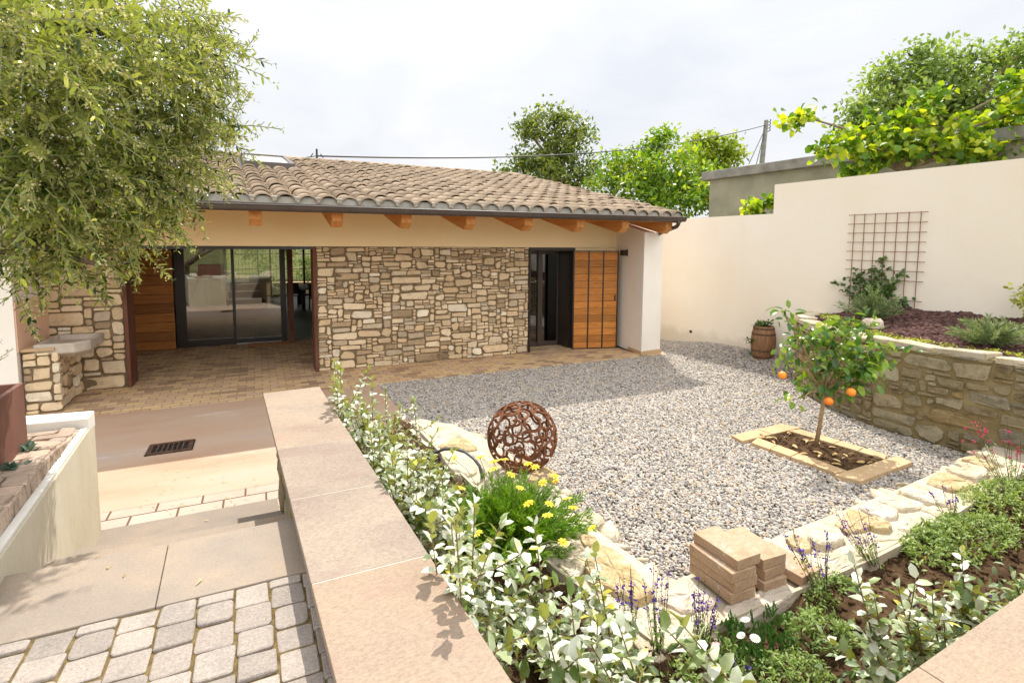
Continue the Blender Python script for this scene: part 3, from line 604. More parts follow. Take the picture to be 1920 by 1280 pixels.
mb = MB(); mb.box(-3.23, -2.13, 22.85, 23.6, .023, .88); mb.build('base_unit', m_beige, t); mb = MB(); mb.box(-3.23, -2.13, 22.8, 23.6, .881, .92); mb.build('worktop', m_top, t)
t = thing('oven_hood', 'dark hood hanging above the low kitchen counter', 'hood', (-2.5, 23.2, 1.4))
mb = MB(); mb.box(-2.7, -2.2, 22.95, 23.5, 1.45, 2.73); mb.build('hood_shell', m_bronze, t)
t = thing('dining_table', 'dark dining table with thick square legs in the room', 'table', (1.9, 20.5, 0))
mb = MB(); mb.box(1.3, 2.35, 19.6, 21.5, .70, .76); mb.build('tabletop', m_beige, t)
for x in (1.33, 2.2):
    for y in (19.63, 21.35): mb = MB(); mb.box(x, x+.12, y, y+.12, .023, .699); mb.build('leg', m_bronze, t)
t = thing('bowl', 'dark bowl with a hoop handle on the dining table', 'bowl', (1.75, 20.1, .76))
mb = MB(); mb.lathe([(.02, .762), (.12, .765), (.2, .85), (.21, .88), (.19, .88), (.1, .79)], (1.75, 20.1, 0), 16); mb.build('bowl_body', m_black, t)
mb = MB(); mb.tube([(1.75-.2*math.cos(a), 20.1, .87+.16*math.sin(a)) for a in [math.pi*i/10 for i in range(11)]], .015, 6); mb.build('handle', m_black, t)
def chair(x, y, lab):
    t = thing('dining_chair', lab, 'chair', (x, y, 0), 'dark chairs at the dining table'); mb = MB(); mb.box(x-.2, x+.2, y-.2, y+.2, .43, .46); mb.build('seat', m_black, t)
    mb = MB(); mb.box(x-.2, x+.2, y-.2, y-.17, .5, .9); mb.build('backrest', m_black, t)
    for a in (-.18, .16):
        for b in (-.19, .17): mb = MB(); mb.box(x+a, x+a+.025, y+b, y+b+.025, .023, .429 if b > 0 else .499); mb.build('leg', m_black, t)
chair(1.72, 19.3, 'dark chair at the near end of the dining table'); chair(1.1, 20.7, 'dark chair at the long side of the dining table')
for px, lab in (((-.35, 19.5), 'black cone pendant lamp above the kitchen island'), ((1.62, 19.5), 'black cone pendant lamp above the dining table')):
    t = thing('pendant_lamp', lab, 'lamp', (*px, 2.1), 'black pendant lamps in the room')
    mb = MB(); mb.lathe([(.02, .16), (.05, .12), (.17, 0), (.165, 0), (.045, .11)], (*px, 2.12), 18); mb.build('lamp_shade', m_black, t)
    mb = MB(); mb.tube([(*px, 2.27), (*px, 2.745)], .008, 6); mb.build('cord', m_black, t)

# ================================================================== ground, paving, walls
def sheet(name, polys, z, m):
    mb = MB()
    for p in polys: mb.add([(x, y, z if not callable(z) else z(x, y)) for x, y in p], [list(range(len(p)))])
    return struct(mb.build(name, m))
sheet('ground', [[(-400,-400), (400,-400), (400,400), (-400,400)]], -.09, m_grass)
struct(MB().hexa([(-3.6,5.431), (1.72,5.431), (1.72,8.60), (-3.6,8.60)], -.07, 0).build('terrace_slabs', m_slabs))
struct(MB().hexa([(-3.6,4.0), (1.72,4.0), (1.72,5.43), (-3.6,5.43)], -.07, 0).build('terrace_band', m_band))
mb = MB(); mb.hexa([(-3.6,8.601), (1.16,8.601), (1.16,8.72), (7.86,8.70), (7.86,8.86), (7.3,8.9), (7.3,10.6), (5.2,10.6), (5.2,10.03), (2.2,10.03), (2.2,13.65), (-2.6,13.65), (-2.6,10.16), (-3.6,10.16)], -.07, 0)
struct(mb.build('paved_terrace', m_cotto))

GX = lambda y: 9.119 + (7.235-y)*.0482                      # face of the boundary wall
def sst(a, b, x): x = np.clip((x-a)/(b-a), 0, 1); return x*x*(3-2*x)
def gz(x, y): return -.012 + .20*sst(7.9, 9.1, x)*sst(10.2, 8.2, y)
RP = [(7.16,.6), (7.16,1.6), (7.16,2.6), (7.15,3.3), (7.12,3.95), (7.30,4.62), (7.60,5.2), (7.98,5.72), (8.45,6.14), (9.17,6.45)]
def crom(pts, n=8):
    P_ = [Vector(p) for p in pts]; P_ = [2*P_[0]-P_[1]] + P_ + [2*P_[-1]-P_[-2]]; out = []
    for i in range(1, len(P_)-2):
        a, b, c, d = P_[i-1:i+3]
        for j in range(n):
            t = j/n; out.append(.5*((2*b) + (c-a)*t + (2*a-5*b+4*c-d)*t*t + (3*b-a-3*c+d)*t**3))
    return out + [P_[-2]]
rpath = crom(RP)
class Path:
    def __init__(s, p): s.p = p; s.s = [0]; [s.s.append(s.s[-1] + (p[i+1]-p[i]).length) for i in range(len(p)-1)]; s.L = s.s[-1]
    def at(s, u):
        u = min(max(u, 0), s.L-1e-6); i = max(k for k in range(len(s.s)-1) if s.s[k] <= u); t = (u-s.s[i])/(s.s[i+1]-s.s[i])
        d = (s.p[i+1]-s.p[i]).normalized(); a = s.p[max(i-1,0)]; b = s.p[min(i+2, len(s.p)-1)]; d2 = (b-a).normalized(); d = (d+d2).normalized()
        return s.p[i].lerp(s.p[i+1], t), Vector((-d.y, d.x))
rp_ = Path(rpath)
GLINE = [(1.73,8.71), (1.73,6.42), (2.05,6.15), (2.20,5.95), (2.37,5.35), (2.50,4.2), (2.38,3.5), (2.44,3.0), (2.40,2.62), (2.6,2.56), (3.57,2.70), (5.05,2.74), (6.34,2.84), (7.16,2.9)]
gpoly = GLINE + [tuple(p) for p in rpath if p.y > 2.95] + [(GX(6.5),6.5), (GX(8),8), (GX(10.2),10.2), (GX(13),13), (7.87,13), (7.87,8.69), (1.73,8.71)]
def inside(px, py, poly):
    c = np.zeros(len(px), bool); n = len(poly)
    for i in range(n):
        x0, y0 = poly[i]; x1, y1 = poly[(i+1) % n]
        if y0 == y1: continue
        k = ((y0 > py) != (y1 > py)) & (px < (x1-x0)*(py-y0)/(y1-y0)+x0); c ^= k
    return c
# gravel bed sheet (grid, follows the rise at the wall) and its pebbles
def gridsheet(name, poly, step, zf, m):
    xs = np.arange(min(p[0] for p in poly), max(p[0] for p in poly)+step, step); ys = np.arange(min(p[1] for p in poly), max(p[1] for p in poly)+step, step)
    X, Y = np.meshgrid(xs, ys); nx = len(xs)
    V = np.stack([X.ravel(), Y.ravel(), zf(X.ravel(), Y.ravel())], 1)
    i, j = np.meshgrid(np.arange(nx-1), np.arange(len(ys)-1)); a = (j*nx+i).ravel()
    ok = inside(X.ravel()[a]+step/2, Y.ravel()[a]+step/2, poly)
    a = a[ok]; return np_obj(name, V, [np.stack([a, a+1, a+nx+1, a+nx], 1)], m, smooth=True)
struct(sheet('gravel_bed', [[(1.6,2.0), (9.3,2.0), (9.3,13), (1.6,13)]], -.05, m_gravel))
struct(gridsheet('gravel_rise', [(7.7,5.5), (9.35,5.5), (9.35,13), (7.7,13)], .1, lambda x, y: gz(x, y)-.012, m_gravel))
def ico():
    p = (1+5**.5)/2; v = np.array([(-1,p,0),(1,p,0),(-1,-p,0),(1,-p,0),(0,-1,p),(0,1,p),(0,-1,-p),(0,1,-p),(p,0,-1),(p,0,1),(-p,0,-1),(-p,0,1)], float)
    f = np.array([(0,11,5),(0,5,1),(0,1,7),(0,7,10),(0,10,11),(1,5,9),(5,11,4),(11,10,2),(10,7,6),(7,1,8),(3,9,4),(3,4,2),(3,2,6),(3,6,8),(3,8,9),(4,9,5),(2,4,11),(6,2,10),(8,6,7),(9,8,1)])
    return v/np.linalg.norm(v[0]), f
IV, IF = ico()
def pebbles(name, pts, size, m, flat=(.45, .75), smooth=True, sink=.2, parent=None, rough=.0):
    n = len(pts); a = size*RNG.uniform(.7, 1.5, n)*.5; sc = np.stack([a*RNG.uniform(1, 1.45, n), a*RNG.uniform(.75, 1.0, n), a*RNG.uniform(*flat, n)], 1)
    th = RNG.uniform(0, 2*np.pi, n); ti = RNG.normal(0, .28, n); tj = RNG.normal(0, .28, n)
    V = IV[None]*sc[:, None, :]
    if rough: V = V*(1+RNG.uniform(-rough, rough, (n, 12, 1)))
    x, y, z = V[..., 0].copy(), V[..., 1].copy(), V[..., 2].copy()
    z, x = z*np.cos(ti)[:, None]-x*np.sin(ti)[:, None], x*np.cos(ti)[:, None]+z*np.sin(ti)[:, None]
    z, y = z*np.cos(tj)[:, None]-y*np.sin(tj)[:, None], y*np.cos(tj)[:, None]+z*np.sin(tj)[:, None]
    c, s = np.cos(th)[:, None], np.sin(th)[:, None]
    V = np.stack([x*c-y*s, x*s+y*c, z], -1) + pts[:, None, :]; V[..., 2] += (sc[:, 2]*(1-sink*2))[:, None]
    return np_obj(name, V.reshape(-1, 3), [((np.arange(n)*12)[:, None, None]+IF[None]).reshape(-1, 3)], m, parent, smooth=smooth)
def scatter(poly, dens):
    x0, x1 = min(p[0] for p in poly), max(p[0] for p in poly); y0, y1 = min(p[1] for p in poly), max(p[1] for p in poly)
    n = int((x1-x0)*(y1-y0)*dens); x = RNG.uniform(x0, x1, n); y = RNG.uniform(y0, y1, n); k = inside(x, y, poly)
    return x[k], y[k]
x, y = scatter(gpoly, 5600); dist = np.hypot(x, y)
kp = (RNG.uniform(size=len(x)) < np.clip(1.3-dist/12, .36, 1)) & (y < 11); x, y, dist = x[kp], y[kp], dist[kp]
kf = ~((x > 5.2) & (x < 6.2) & (y > 3.06) & (y < 4.45)); x, y, dist = x[kf], y[kf], dist[kf]
z = gz(x, y) - .004 + RNG.uniform(-.008, .006, len(x))
stuff(pebbles('gravel', np.stack([x, y, z], 1), (.0158 + dist*.00092)*RNG.choice([.7, 1, 1, 1.35], len(x)), m_pebble))

# ------------------------------------------------------------------ stairs and upper path
CX_ = lambda y: -1.11 + (4.70-y)*.058                       # face of the concrete wall beside the stairs
WX = lambda y: .055 + (4.826-y)*.0482                       # face of the stone wall under the parapet
st = thing('stone_stairs', 'four grey sandstone steps going down from the cobbled path to the terrace', 'stairs', (-.5, 3.6, 0))
for (y0, y1, z0, z1) in ((3.90, 4.70, 0, .18), (3.32, 3.96, .001, .42), (2.76, 3.39, .002, .66)):
    mb = MB(); mb.hexa([(CX_(y0)-.03, y0), (WX(y0)+.02, y0), (WX(y1)+.02, y1), (CX_(y1)-.03, y1)], z0, z1); mb.build('step', m_step, st, bevel=.006)
mb = MB(); y0, y1, xj = 2.335, 2.83, -.40
mb.hexa([(CX_(y0)-.03, y0), (xj-.002, y0), (xj-.022, y1), (CX_(y1)-.03, y1)], .003, .90); mb.hexa([(xj+.001, y0), (WX(y0)+.02, y0), (WX(y1)+.02, y1), (xj-.019, y1)], .003, .90); mb.build('step', m_step, st, bevel=.004)
mb = MB(); mb.hexa([(CX_(.2)-.03, .2), (WX(.2)+.02, .2), (WX(2.332)+.02, 2.332), (CX_(2.332)-.03, 2.332)], .02, .891); struct(mb.build('path_bed', m_moss))
mb = MB(); rnd = random.Random(4); cw, sl_ = .127, .132
for c in range(-9, 4):
    x0 = -.131 + c*cw; y = 2.328; first = (.132, .055, .10, .132, .06)[c % 5]
    ln = first
    while y > .9:
        y0 = y - ln
        xs = x0 + (2.33-(y+y0)/2)*.0482
        x1 = min(xs+cw, WX(y)+.0)
        if xs > CX_(y)-.2 and x1-xs > .04: stones(mb, [(0, x1-xs, 0, ln)], lambda u, v, d, a=xs, b=y0: (a+u, b+v, .886+d), .014, .0014, rnd.randint(0, 9999), .05, 4, .12, 0, .15)
        y = y0; ln = sl_*rnd.uniform(.9, 1.1)
struct(mb.build('cobbled_path', m_cobble))

# ------------------------------------------------------------------ parapet with sandstone capping
pp = thing('parapet', 'low stone parapet beside the stairs, capped with wide pink sandstone slabs', 'parapet', (.3, 3, 0))
CL_ = lambda y: .003 + (4.826-y)*.0482; CR_ = lambda y: CL_(y) + .447
mb = MB(); mb.hexa([(WX(.3)+.035, .3), (CR_(.3)-.05, .3), (CR_(4.7)-.05, 4.7), (WX(4.25)+.035, 4.25)], -.05, 1.012)
mb.hexa([(WX(4.26)+.2, 4.25), (CR_(4.7)-.052, 4.701), (WX(4.7)+.2, 4.72)], -.05, 1.01)
pw = mb.build('wall_body', m_joint, pp)
mb = MB(); stones(mb, pack(3.9, 1.0, .05, (25, 35, 25, 15), (1.2, 3), 21), lambda u, v, d: (WX(.35+u)+.035-d, .35+u, .01+v), .035, .006, 8, .13)
mb.build('stone_facing', m_rwall, pw)
for (a, b, mm) in ((4.826, 4.18, m_cap), (4.18, 3.45, m_cap), (3.45, 2.72, m_capg), (2.72, 1.99, m_capg), (1.99, 1.26, m_capw), (1.26, .81, m_cap)):
    g = .0015; mb = MB(); mb.hexa([(CL_(b), b+g), (CR_(b), b+g), (CR_(a)+ (.005 if a > 4.8 else 0), a-g+(.035 if a > 4.8 else 0)), (CL_(a), a-g)], 1.015, 1.05); mb.build('capstone', mm, pp, bevel=.003)
    mb = MB(); mb.hexa([(CL_(b)+.004, b-.0012), (CR_(b)-.004, b-.0012), (CR_(b)-.004, b+.0012), (CL_(b)+.004, b+.0012)], 1.016, 1.0485); mb.build('grout_line', m_white2, pp)
pn = thing('parapet', 'low parapet nearest the path, its plain sandstone slab cutting the corner behind the shrubs', 'parapet', (2, .6, 0))
mb = MB(); mb.box(.64, 6.5, .36, .77, -.05, 1.012); mb.build('wall_body', m_bed, pn)
for i, (a, b) in enumerate(((.18, .9), (.9, 1.75), (1.75, 2.6), (2.6, 3.45), (3.45, 5))):
    mb = MB(); f = lambda x: .806 + (x-1.64)*.045; mb.hexa([(a+.0015, .30), (b-.0015, .30), (b-.0015, f(b)), (a+.0015, f(a))], 1.015, 1.05); mb.build('capstone', m_capw, pn, bevel=.003)

# ------------------------------------------------------------------ left: concrete wall with brick coping
BZ = lambda y: 1.10 - .075*float(sst(3.7, 4.5, y))
cw_ = thing('brick_coped_wall', 'pale stained concrete wall beside the stairs with old brick on top and a white stone edge', 'wall', (-1.3, 3, 0))
mb = MB(); mb.hexa([(CX_(.6)-2.0, .6), (CX_(.6), .6), (CX_(4.70), 4.70), (CX_(4.70)-1.2, 4.78)], -.02, 1.0); mb.build('concrete_body', m_conc, cw_, bevel=.006)
mb = MB(); mb.hexa([(CX_(.7)-.045, .7), (CX_(.7)-.006, .7), (CX_(4.5)-.006, 4.5), (CX_(4.5)-.045, 4.5)], 1.0, 1.022); mb.build('white_edge', m_white2, cw_, bevel=.005)
mb = MB(); mb.hexa([(-1.54, 4.53), (CX_(4.5)-.004, 4.50), (CX_(4.69)+.004, 4.70), (-1.53, 4.75)], .97, 1.085); mb.build('white_edge', m_white2, cw_, bevel=.008)
mb = MB(); rnd = random.Random(9); y = 4.48
while y > .9:
    w_ = rnd.uniform(.055, .075); hb = BZ(y)-1.0; stones(mb, [(0, w_, 0, hb)], lambda u, v, d, y=y, w_=w_: (CX_(y)-.055+d, y-w_+u, 1.002+v), .012, .003, rnd.randint(0, 9999), .05, 3, .12); y -= w_
mb.build('brick_edge', m_edgebrick, cw_)
mb = MB(); mb.hexa([(CX_(.8)-1.5, .8), (CX_(.8)-.058, .8), (CX_(4.5)-.058, 4.5), (CX_(4.5)-.9, 4.5)], 1.0, 1.015); mb.hexa([(CX_(.8)-1.5, .8), (CX_(.8)-.058, .8), (CX_(3.7)-.058, 3.7), (CX_(3.7)-.9, 3.7)], 1.015, 1.09); mb.build('brick_bed', m_moss, cw_)
mb = MB(); y = 4.49
r = 0
while y > .9:
    v = 0; off = 0 if r % 2 else -.1
    x = off
    while x < .8:
        L = rnd.uniform(.19, .215); stones(mb, [(max(x, 0), x+L, 0, .125)], lambda u, w_, d, y=y: (CX_(y)-.05-u, y-.125+w_, BZ(y-.125+w_)-.004+d), .012, .003, rnd.randint(0, 9999), .06, 3, .15); x += L
    y -= .127; r += 1
mb.build('brick_paving', m_edgebrick, cw_)
# corten planter standing on it
t = thing('rusted_planter', 'square rusty steel planter standing on the old brick coping', 'planter', (-1.8, 3.95, 1.085))
x0, x1, y0, y1, zb, ztp = -2.05, -1.267, 3.3, 3.998, 1.085, 1.475
mb = MB(); mb.hexa([(x0, y0), (x1+.02, y0), (x1, y1), (x0, y1)], zb, zb+.01)
o = [(x0, y0), (x1+.035, y0), (x1, y1), (x0, y1)]; i_ = [(x0+.025, y0+.025), (x1+.01, y0+.025), (x1-.025, y1-.025), (x0+.025, y1-.025)]
vs = [(x, y, z) for z in (zb+.011, ztp) for x, y in o] + [(x, y, ztp) for x, y in i_] + [(x, y, zb+.2) for x, y in i_]
mb.add(vs, [[a, (a+1) % 4, (a+1) % 4+4, a+4] for a in range(4)] + [[4+a, 4+(a+1) % 4, 8+(a+1) % 4, 8+a] for a in range(4)] + [[8+a, 8+(a+1) % 4, 12+(a+1) % 4, 12+a] for a in range(4)])
mb.build('planter_box', m_planter, t)
mb = MB(); mb.hexa([(x0+.026, y0+.026), (x1-.026, y0+.026), (x1-.026, y1-.026), (x0+.026, y1-.026)], zb+.012, zb+.3); mb.build('potting_soil', m_soil, t)

# ------------------------------------------------------------------ far left: wall end, stone bench and sink
t = thing('garden_wall', 'white wall end with a pink plaster splashback behind the stone sink', 'wall', (-3.1, 9.5, 0))
xe = -2.882
mb = MB(); mb.box(xe-.5, xe, 8.95, 10.15, 0, 3.0); mb.build('wall_body', m_white, t)
mb = MB(); mb.box(xe+.001, xe+.014, 8.97, 10.14, .86, 1.52); mb.build('splashback', m_pink, t)
t = thing('stone_bench', 'low rubble stone wall with a thin sandstone top carrying the sink', 'stone bench', (-2.7, 9.5, 0))
mb = MB(); mb.box(xe+.02, -2.545, 9.05, 10.12, 0, .84); bw = mb.build('wall_body', m_joint, t)
mb = MB(); stones(mb, pack(.40, .83, .05, (4, 16, 50, 20), (1.2, 2.4), 31), face_y(xe+.02, 9.05), .03, .006, 2, .13)
stones(mb, pack(1.04, .78, .05, (8, 24, 40, 20), (1, 2.2), 37), lambda u, v, d: (-2.545+d, 9.06+u, v), .04, .006, 3, .13); mb.build('stone_facing', m_stone, bw)
mb = MB(); mb.box(xe+.02, -2.51, 9.0, 9.30, .845, .885); mb.build('bench_top', m_border, t, bevel=.004)
t = thing('stone_sink', 'shallow grey stone sink resting on the rubble bench', 'sink', (-2.5, 9.5, .85))
mb = MB(); o = [(-2.74, 9.04), (-2.30, 9.02), (-2.16, 9.2), (-2.16, 9.96), (-2.74, 9.98)]; c = Vector((-2.45, 9.5))
ofs = lambda p, k: tuple(c + (Vector(p)-c)*k)
vs = [(*ofs(p, .78), .73) for p in o] + [(*p, .80) for p in o] + [(*p, .93) for p in o] + [(*ofs(p, .84), .93) for p in o] + [(*ofs(p, .74), .86) for p in o]
n = 5; mb.add(vs, [list(range(5))[::-1]] + [[k*n+i, k*n+(i+1) % n, (k+1)*n+(i+1) % n, (k+1)*n+i] for k in range(4) for i in range(n)] + [[20+i for i in range(5)]])
mb.build('basin', surf('grey_sink_stone', [(.3, (.36, .31, .25)), (.7, (.55, .49, .41))], 5, 6, .9, .1, .3, 60, .008), t, bevel=.012)
# drain grate
t = thing('drain_grate', 'rusty slotted drain grate set in the sandstone terrace', 'drain grate', (-.95, 6.9, 0))
gx0, gx1, gy0, gy1 = -1.17, -.735, 6.72, 7.06; mb = MB(); mb.box(gx0-.01, gx1+.01, gy0-.01, gy1+.01, .001, .003); mb.build('pit', m_black, t)
mb = MB(); f = .045; mb.box(gx0, gx1, gy0, gy0+f, .0035, .014); mb.box(gx0, gx1, gy1-f, gy1, .0035, .014); mb.box(gx0, gx0+f, gy0+f, gy1-f, .0035, .014); mb.box(gx1-f, gx1, gy0+f, gy1-f, .0035, .014); mb.build('grate_frame', m_grate, t)
mb = MB()
for i in range(6): x = gx0 + f + .046 + i*.0485; mb.box(x-.006, x+.010, gy0+f, gy1-f, .0035, .0135)
mb.build('grating', m_grate, t)

# ------------------------------------------------------------------ right: boundary wall, trellis, raised bed
t = thing('boundary_wall', 'tall cream rendered boundary wall that steps up in height', 'wall', (9.3, 6, 0))
pr_ = [(-6,-.1), (-6,3.505), (7.235,3.505), (7.235,2.945), (24,2.945), (24,-.1)]; mb = MB(); n = 6
mb.add([(GX(y), y, z) for y, z in pr_] + [(GX(y)+.35, y, z) for y, z in pr_], [[5,4,3,2,1,0], [6,7,8,9,10,11]] + [[i, (i+1) % n, n+(i+1) % n, n+i] for i in range(n)])
mb.f[0:2] = [[0,3,2,1], [0,5,4,3], [6,7,8,9], [6,9,10,11]]; mb.m = [0]*len(mb.f)
mb.build('wall_body', m_wall, t)
mb = MB(); p = (GX(9.2)-.004, 9.2, .33); mb.tube([(p[0]+.01, p[1], p[2]), (p[0]-.012, p[1], p[2])], .035, 12); mb.build('weep_pipe', m_black, t)
t = thing('wire_trellis', 'rusty square-mesh wire trellis fixed to the cream wall', 'trellis', (9.2, 5.2, 1.35))
tx = lambda y: GX(y) - .035
ys = [5.68 - i*(5.68-4.70)/6 for i in range(7)]; mb = MB()
for y in ys: mb.tube([(tx(y), y, 1.25), (tx(y), y, 2.86)], .0066, 6)
mb.build('upright_bar', m_wire, t); mb = MB()
for i in range(10):
    if i == 8: continue
    z = 2.845 - i*.1525; mb.tube([(tx(5.77)-.013, 5.77+.0, z), (tx(4.6)-.013, 4.6, z+.0)], .0066, 6)
mb.build('cross_bar', m_wire, t)
t = thing('retaining_wall', 'curved rubble retaining wall of mossy brown stones with a pale coping', 'wall', (7.3, 4, 0)); N_ = 60
us = [rp_.L*i/N_ for i in range(N_+1)]; A = [rp_.at(u) for u in us]
def ribbon(off0, off1, z0, z1, name, m, wob=0):
    mb = MB(); rnd = random.Random(2); n = len(A); vs = []
    for off, z in ((off0, z0), (off0, z1), (off1, z1), (off1, z0)):
        for p, nn in A: q = p + nn*off; vs.append((q.x, q.y, z + rnd.uniform(-wob, wob)))
    mb.add(vs, [[k*n+i, k*n+i+1, ((k+1) % 4)*n+i+1, ((k+1) % 4)*n+i] for k in range(4) for i in range(n-1)] + [[0, n, 2*n, 3*n], [n-1, 4*n-1, 3*n-1, 2*n-1]])
    return mb.build(name, m, t)
# path runs away from the camera, the garden lies on its left-hand normal
wb = ribbon(-.004, -.33, -.1, 1.095, 'wall_body', m_rjoint)
def fr(u, v, d): p, nn = rp_.at(u); q = p + nn*d; return (q.x, q.y, v)
mb = MB(); stones(mb, pack(rp_.L-.02, 1.09, .046, (20, 28, 28, 16, 8), (1.2, 3.6), 44), fr, .020, .004, 6, .24, 3, .22); mb.build('stone_facing', m_rwall, wb)
mb = MB(); rnd = random.Random(5); u = 0
while u < rp_.L-.1:
    L = rnd.uniform(.3, .6); stones(mb, [(u, min(u+L, rp_.L), -.34, .022)], lambda a, b, d: (lambda q: (q.x, q.y, 1.098+d))(rp_.at(a)[0] + rp_.at(a)[1]*b), .034, .002, rnd.randint(0, 999), .10, 4, .2); u += L
mb.build('coping', m_pale, t)
# raised bed fill
def bz(x, y): 
    f = np.clip((x-7.4)/np.maximum(GX(y)-7.4, .1), 0, 1); return 1.06 + .27*f*sst(6.3, 4.8, y) + .02*np.sin(x*9)*np.sin(y*8)
inner = [(p - nn*.3) for p, nn in A]; bedp = [(q.x, q.y) for q in inner] + [(GX(6.2), 6.2), (GX(.6), .6)]
struct(gridsheet('raised_bed_soil', bedp, .08, lambda x, y: bz(x, y)-.015, m_mulch))
x, y = scatter(bedp, 1700); stuff(pebbles('lava_rock_mulch', np.stack([x, y, bz(x, y)-.01], 1), .055, m_mulch, (.5, .9), False, .15, rough=.25))

# ------------------------------------------------------------------ beds at the foot of the parapet
BI = [(1.60,6.0), (1.63,4.8), (1.70,2.87), (1.87,1.99)]; BN = [(1.87,1.99), (2.25,2.03), (3.72,2.04), (4.56,2.09), (6.29,2.28), (7.2,2.36)]
bedl = [(CR_(.7)-.06, .7), (7.15, .7)] + BN[::-1] + BI[::-1][1:] + [(1.5, 6.25), (.75, 6.0), (.42, 4.9)]
def sz(x, y): return .15 + .035*np.sin(x*5.1+y*2)*np.sin(y*4.3) + .02*np.sin(x*17+y*7)*np.sin(y*21-x*5) + .008*np.sin(x*53)*np.sin(y*47)
struct(gridsheet('bed_soil', bedl, .035, sz, m_soil))
x, y = scatter(bedl, 420); stuff(pebbles('soil_clods', np.stack([x, y, sz(x, y)-.004], 1), .03, m_soil, (.5, .9), False, .2, rough=.3))
t1 = thing('stone_edging', 'edging of pale flat stones between the silver shrubs and the gravel', 'stone edging', (2, 4, 0))
t2 = thing('stone_edging', 'edging of pale flat stones under the stacked pavers, along the near side of the gravel', 'stone edging', (4.5, 2.4, 0))
mb = MB(); mb.hexa(BI[::-1][:-1] + [(1.5,6.1), (1.72,6.25), (1.92,6.0), (2.04,5.85), (2.2,5.3), (2.33,4.2), (2.22,3.5), (2.26,2.9), (2.3,2.5)], -.05, .165); mb.build('mortar_bed', m_bed, t1)
mb = MB(); mb.hexa(BN + [(7.16,2.78), (6.3,2.70), (5.0,2.60), (3.5,2.54), (2.6,2.46), (2.302,2.45)], -.05, .168); mb.build('mortar_bed', m_bed, t2)
x, y = scatter(BI[::-1][:-1] + [(1.5,6.1), (1.76,6.34), (2.0,6.06), (2.14,5.9), (2.31,5.35), (2.44,4.2), (2.32,3.5), (2.38,2.9), (2.34,2.5)], 60); stuff(pebbles('edging_rubble', np.stack([x, y, .085+.03*RNG.uniform(size=len(x))], 1), .13, m_pale, (.25, .4), False, .3, t1, .22))
x, y = scatter(BN + [(7.16,2.84), (6.3,2.77), (5.0,2.67), (3.5,2.62), (2.6,2.5), (2.36,2.48)], 60); stuff(pebbles('edging_rubble', np.stack([x, y, .095+.03*RNG.uniform(size=len(x))], 1), .13, m_pale, (.25, .4), False, .3, t2, .22))
mb = MB()
for L in (BI, BN):
    for a, b in zip(L[:-1], L[1:]): mb.slab(a, b, -.022 if L is BI else -.022, .03, .205)
tag(mb.build('edging_board', m_bed), 'thin pale edging board holding back the bed soil', 'edging board')
def flat_stone(pts, parent, m, ztop=.2, zb=.06):
    P_ = [Vector(p[:2]) for p in pts]
    if sum(P_[i].x*P_[(i+1) % len(P_)].y - P_[(i+1) % len(P_)].x*P_[i].y for i in range(len(P_))) < 0: P_.reverse()
    for kk in (.16, .25): P_ = [q for i in range(len(P_)) for q in (P_[i].lerp(P_[(i+1) % len(P_)], kk), P_[i].lerp(P_[(i+1) % len(P_)], 1-kk))]
    c = sum(P_, Vector((0, 0)))/len(P_); n = len(P_); rnd = random.Random(int(c.x*1000)); zt = ztop + rnd.uniform(-.012, .012); tx_, ty_ = rnd.uniform(-.05, .05), rnd.uniform(-.05, .05)
    c0 = c; P_ = [p + (p-c0)*random.Random(int(p.x*9e4)).uniform(-.05, .03) for p in P_]; rings = []
    for k, z, j in ((1.0, zb, 0), (1.02, zb+(zt-zb)*.7, .006), (.975, zt-.010, .005), (.90, zt, .006), (.6, zt+.003, .008), (.3, zt+.003, .008)):
        rings.append([(c.x+(p.x-c.x)*k, c.y+(p.y-c.y)*k, z + rnd.uniform(-j, j) + ((p.x-c.x)*tx_+(p.y-c.y)*ty_)*(k if z > zb else 0)) for p in P_])
    mb = MB(); vs = [v for r in rings for v in r] + [(c.x, c.y, zt+.006)]; K = len(rings)
    mb.add(vs, [[r*n+i, r*n+(i+1) % n, (r+1)*n+(i+1) % n, (r+1)*n+i] for r in range(K-1) for i in range(n)] + [[(K-1)*n+i, (K-1)*n+(i+1) % n, K*n] for i in range(n)])
    return mb.build('edging_stone', m, parent)

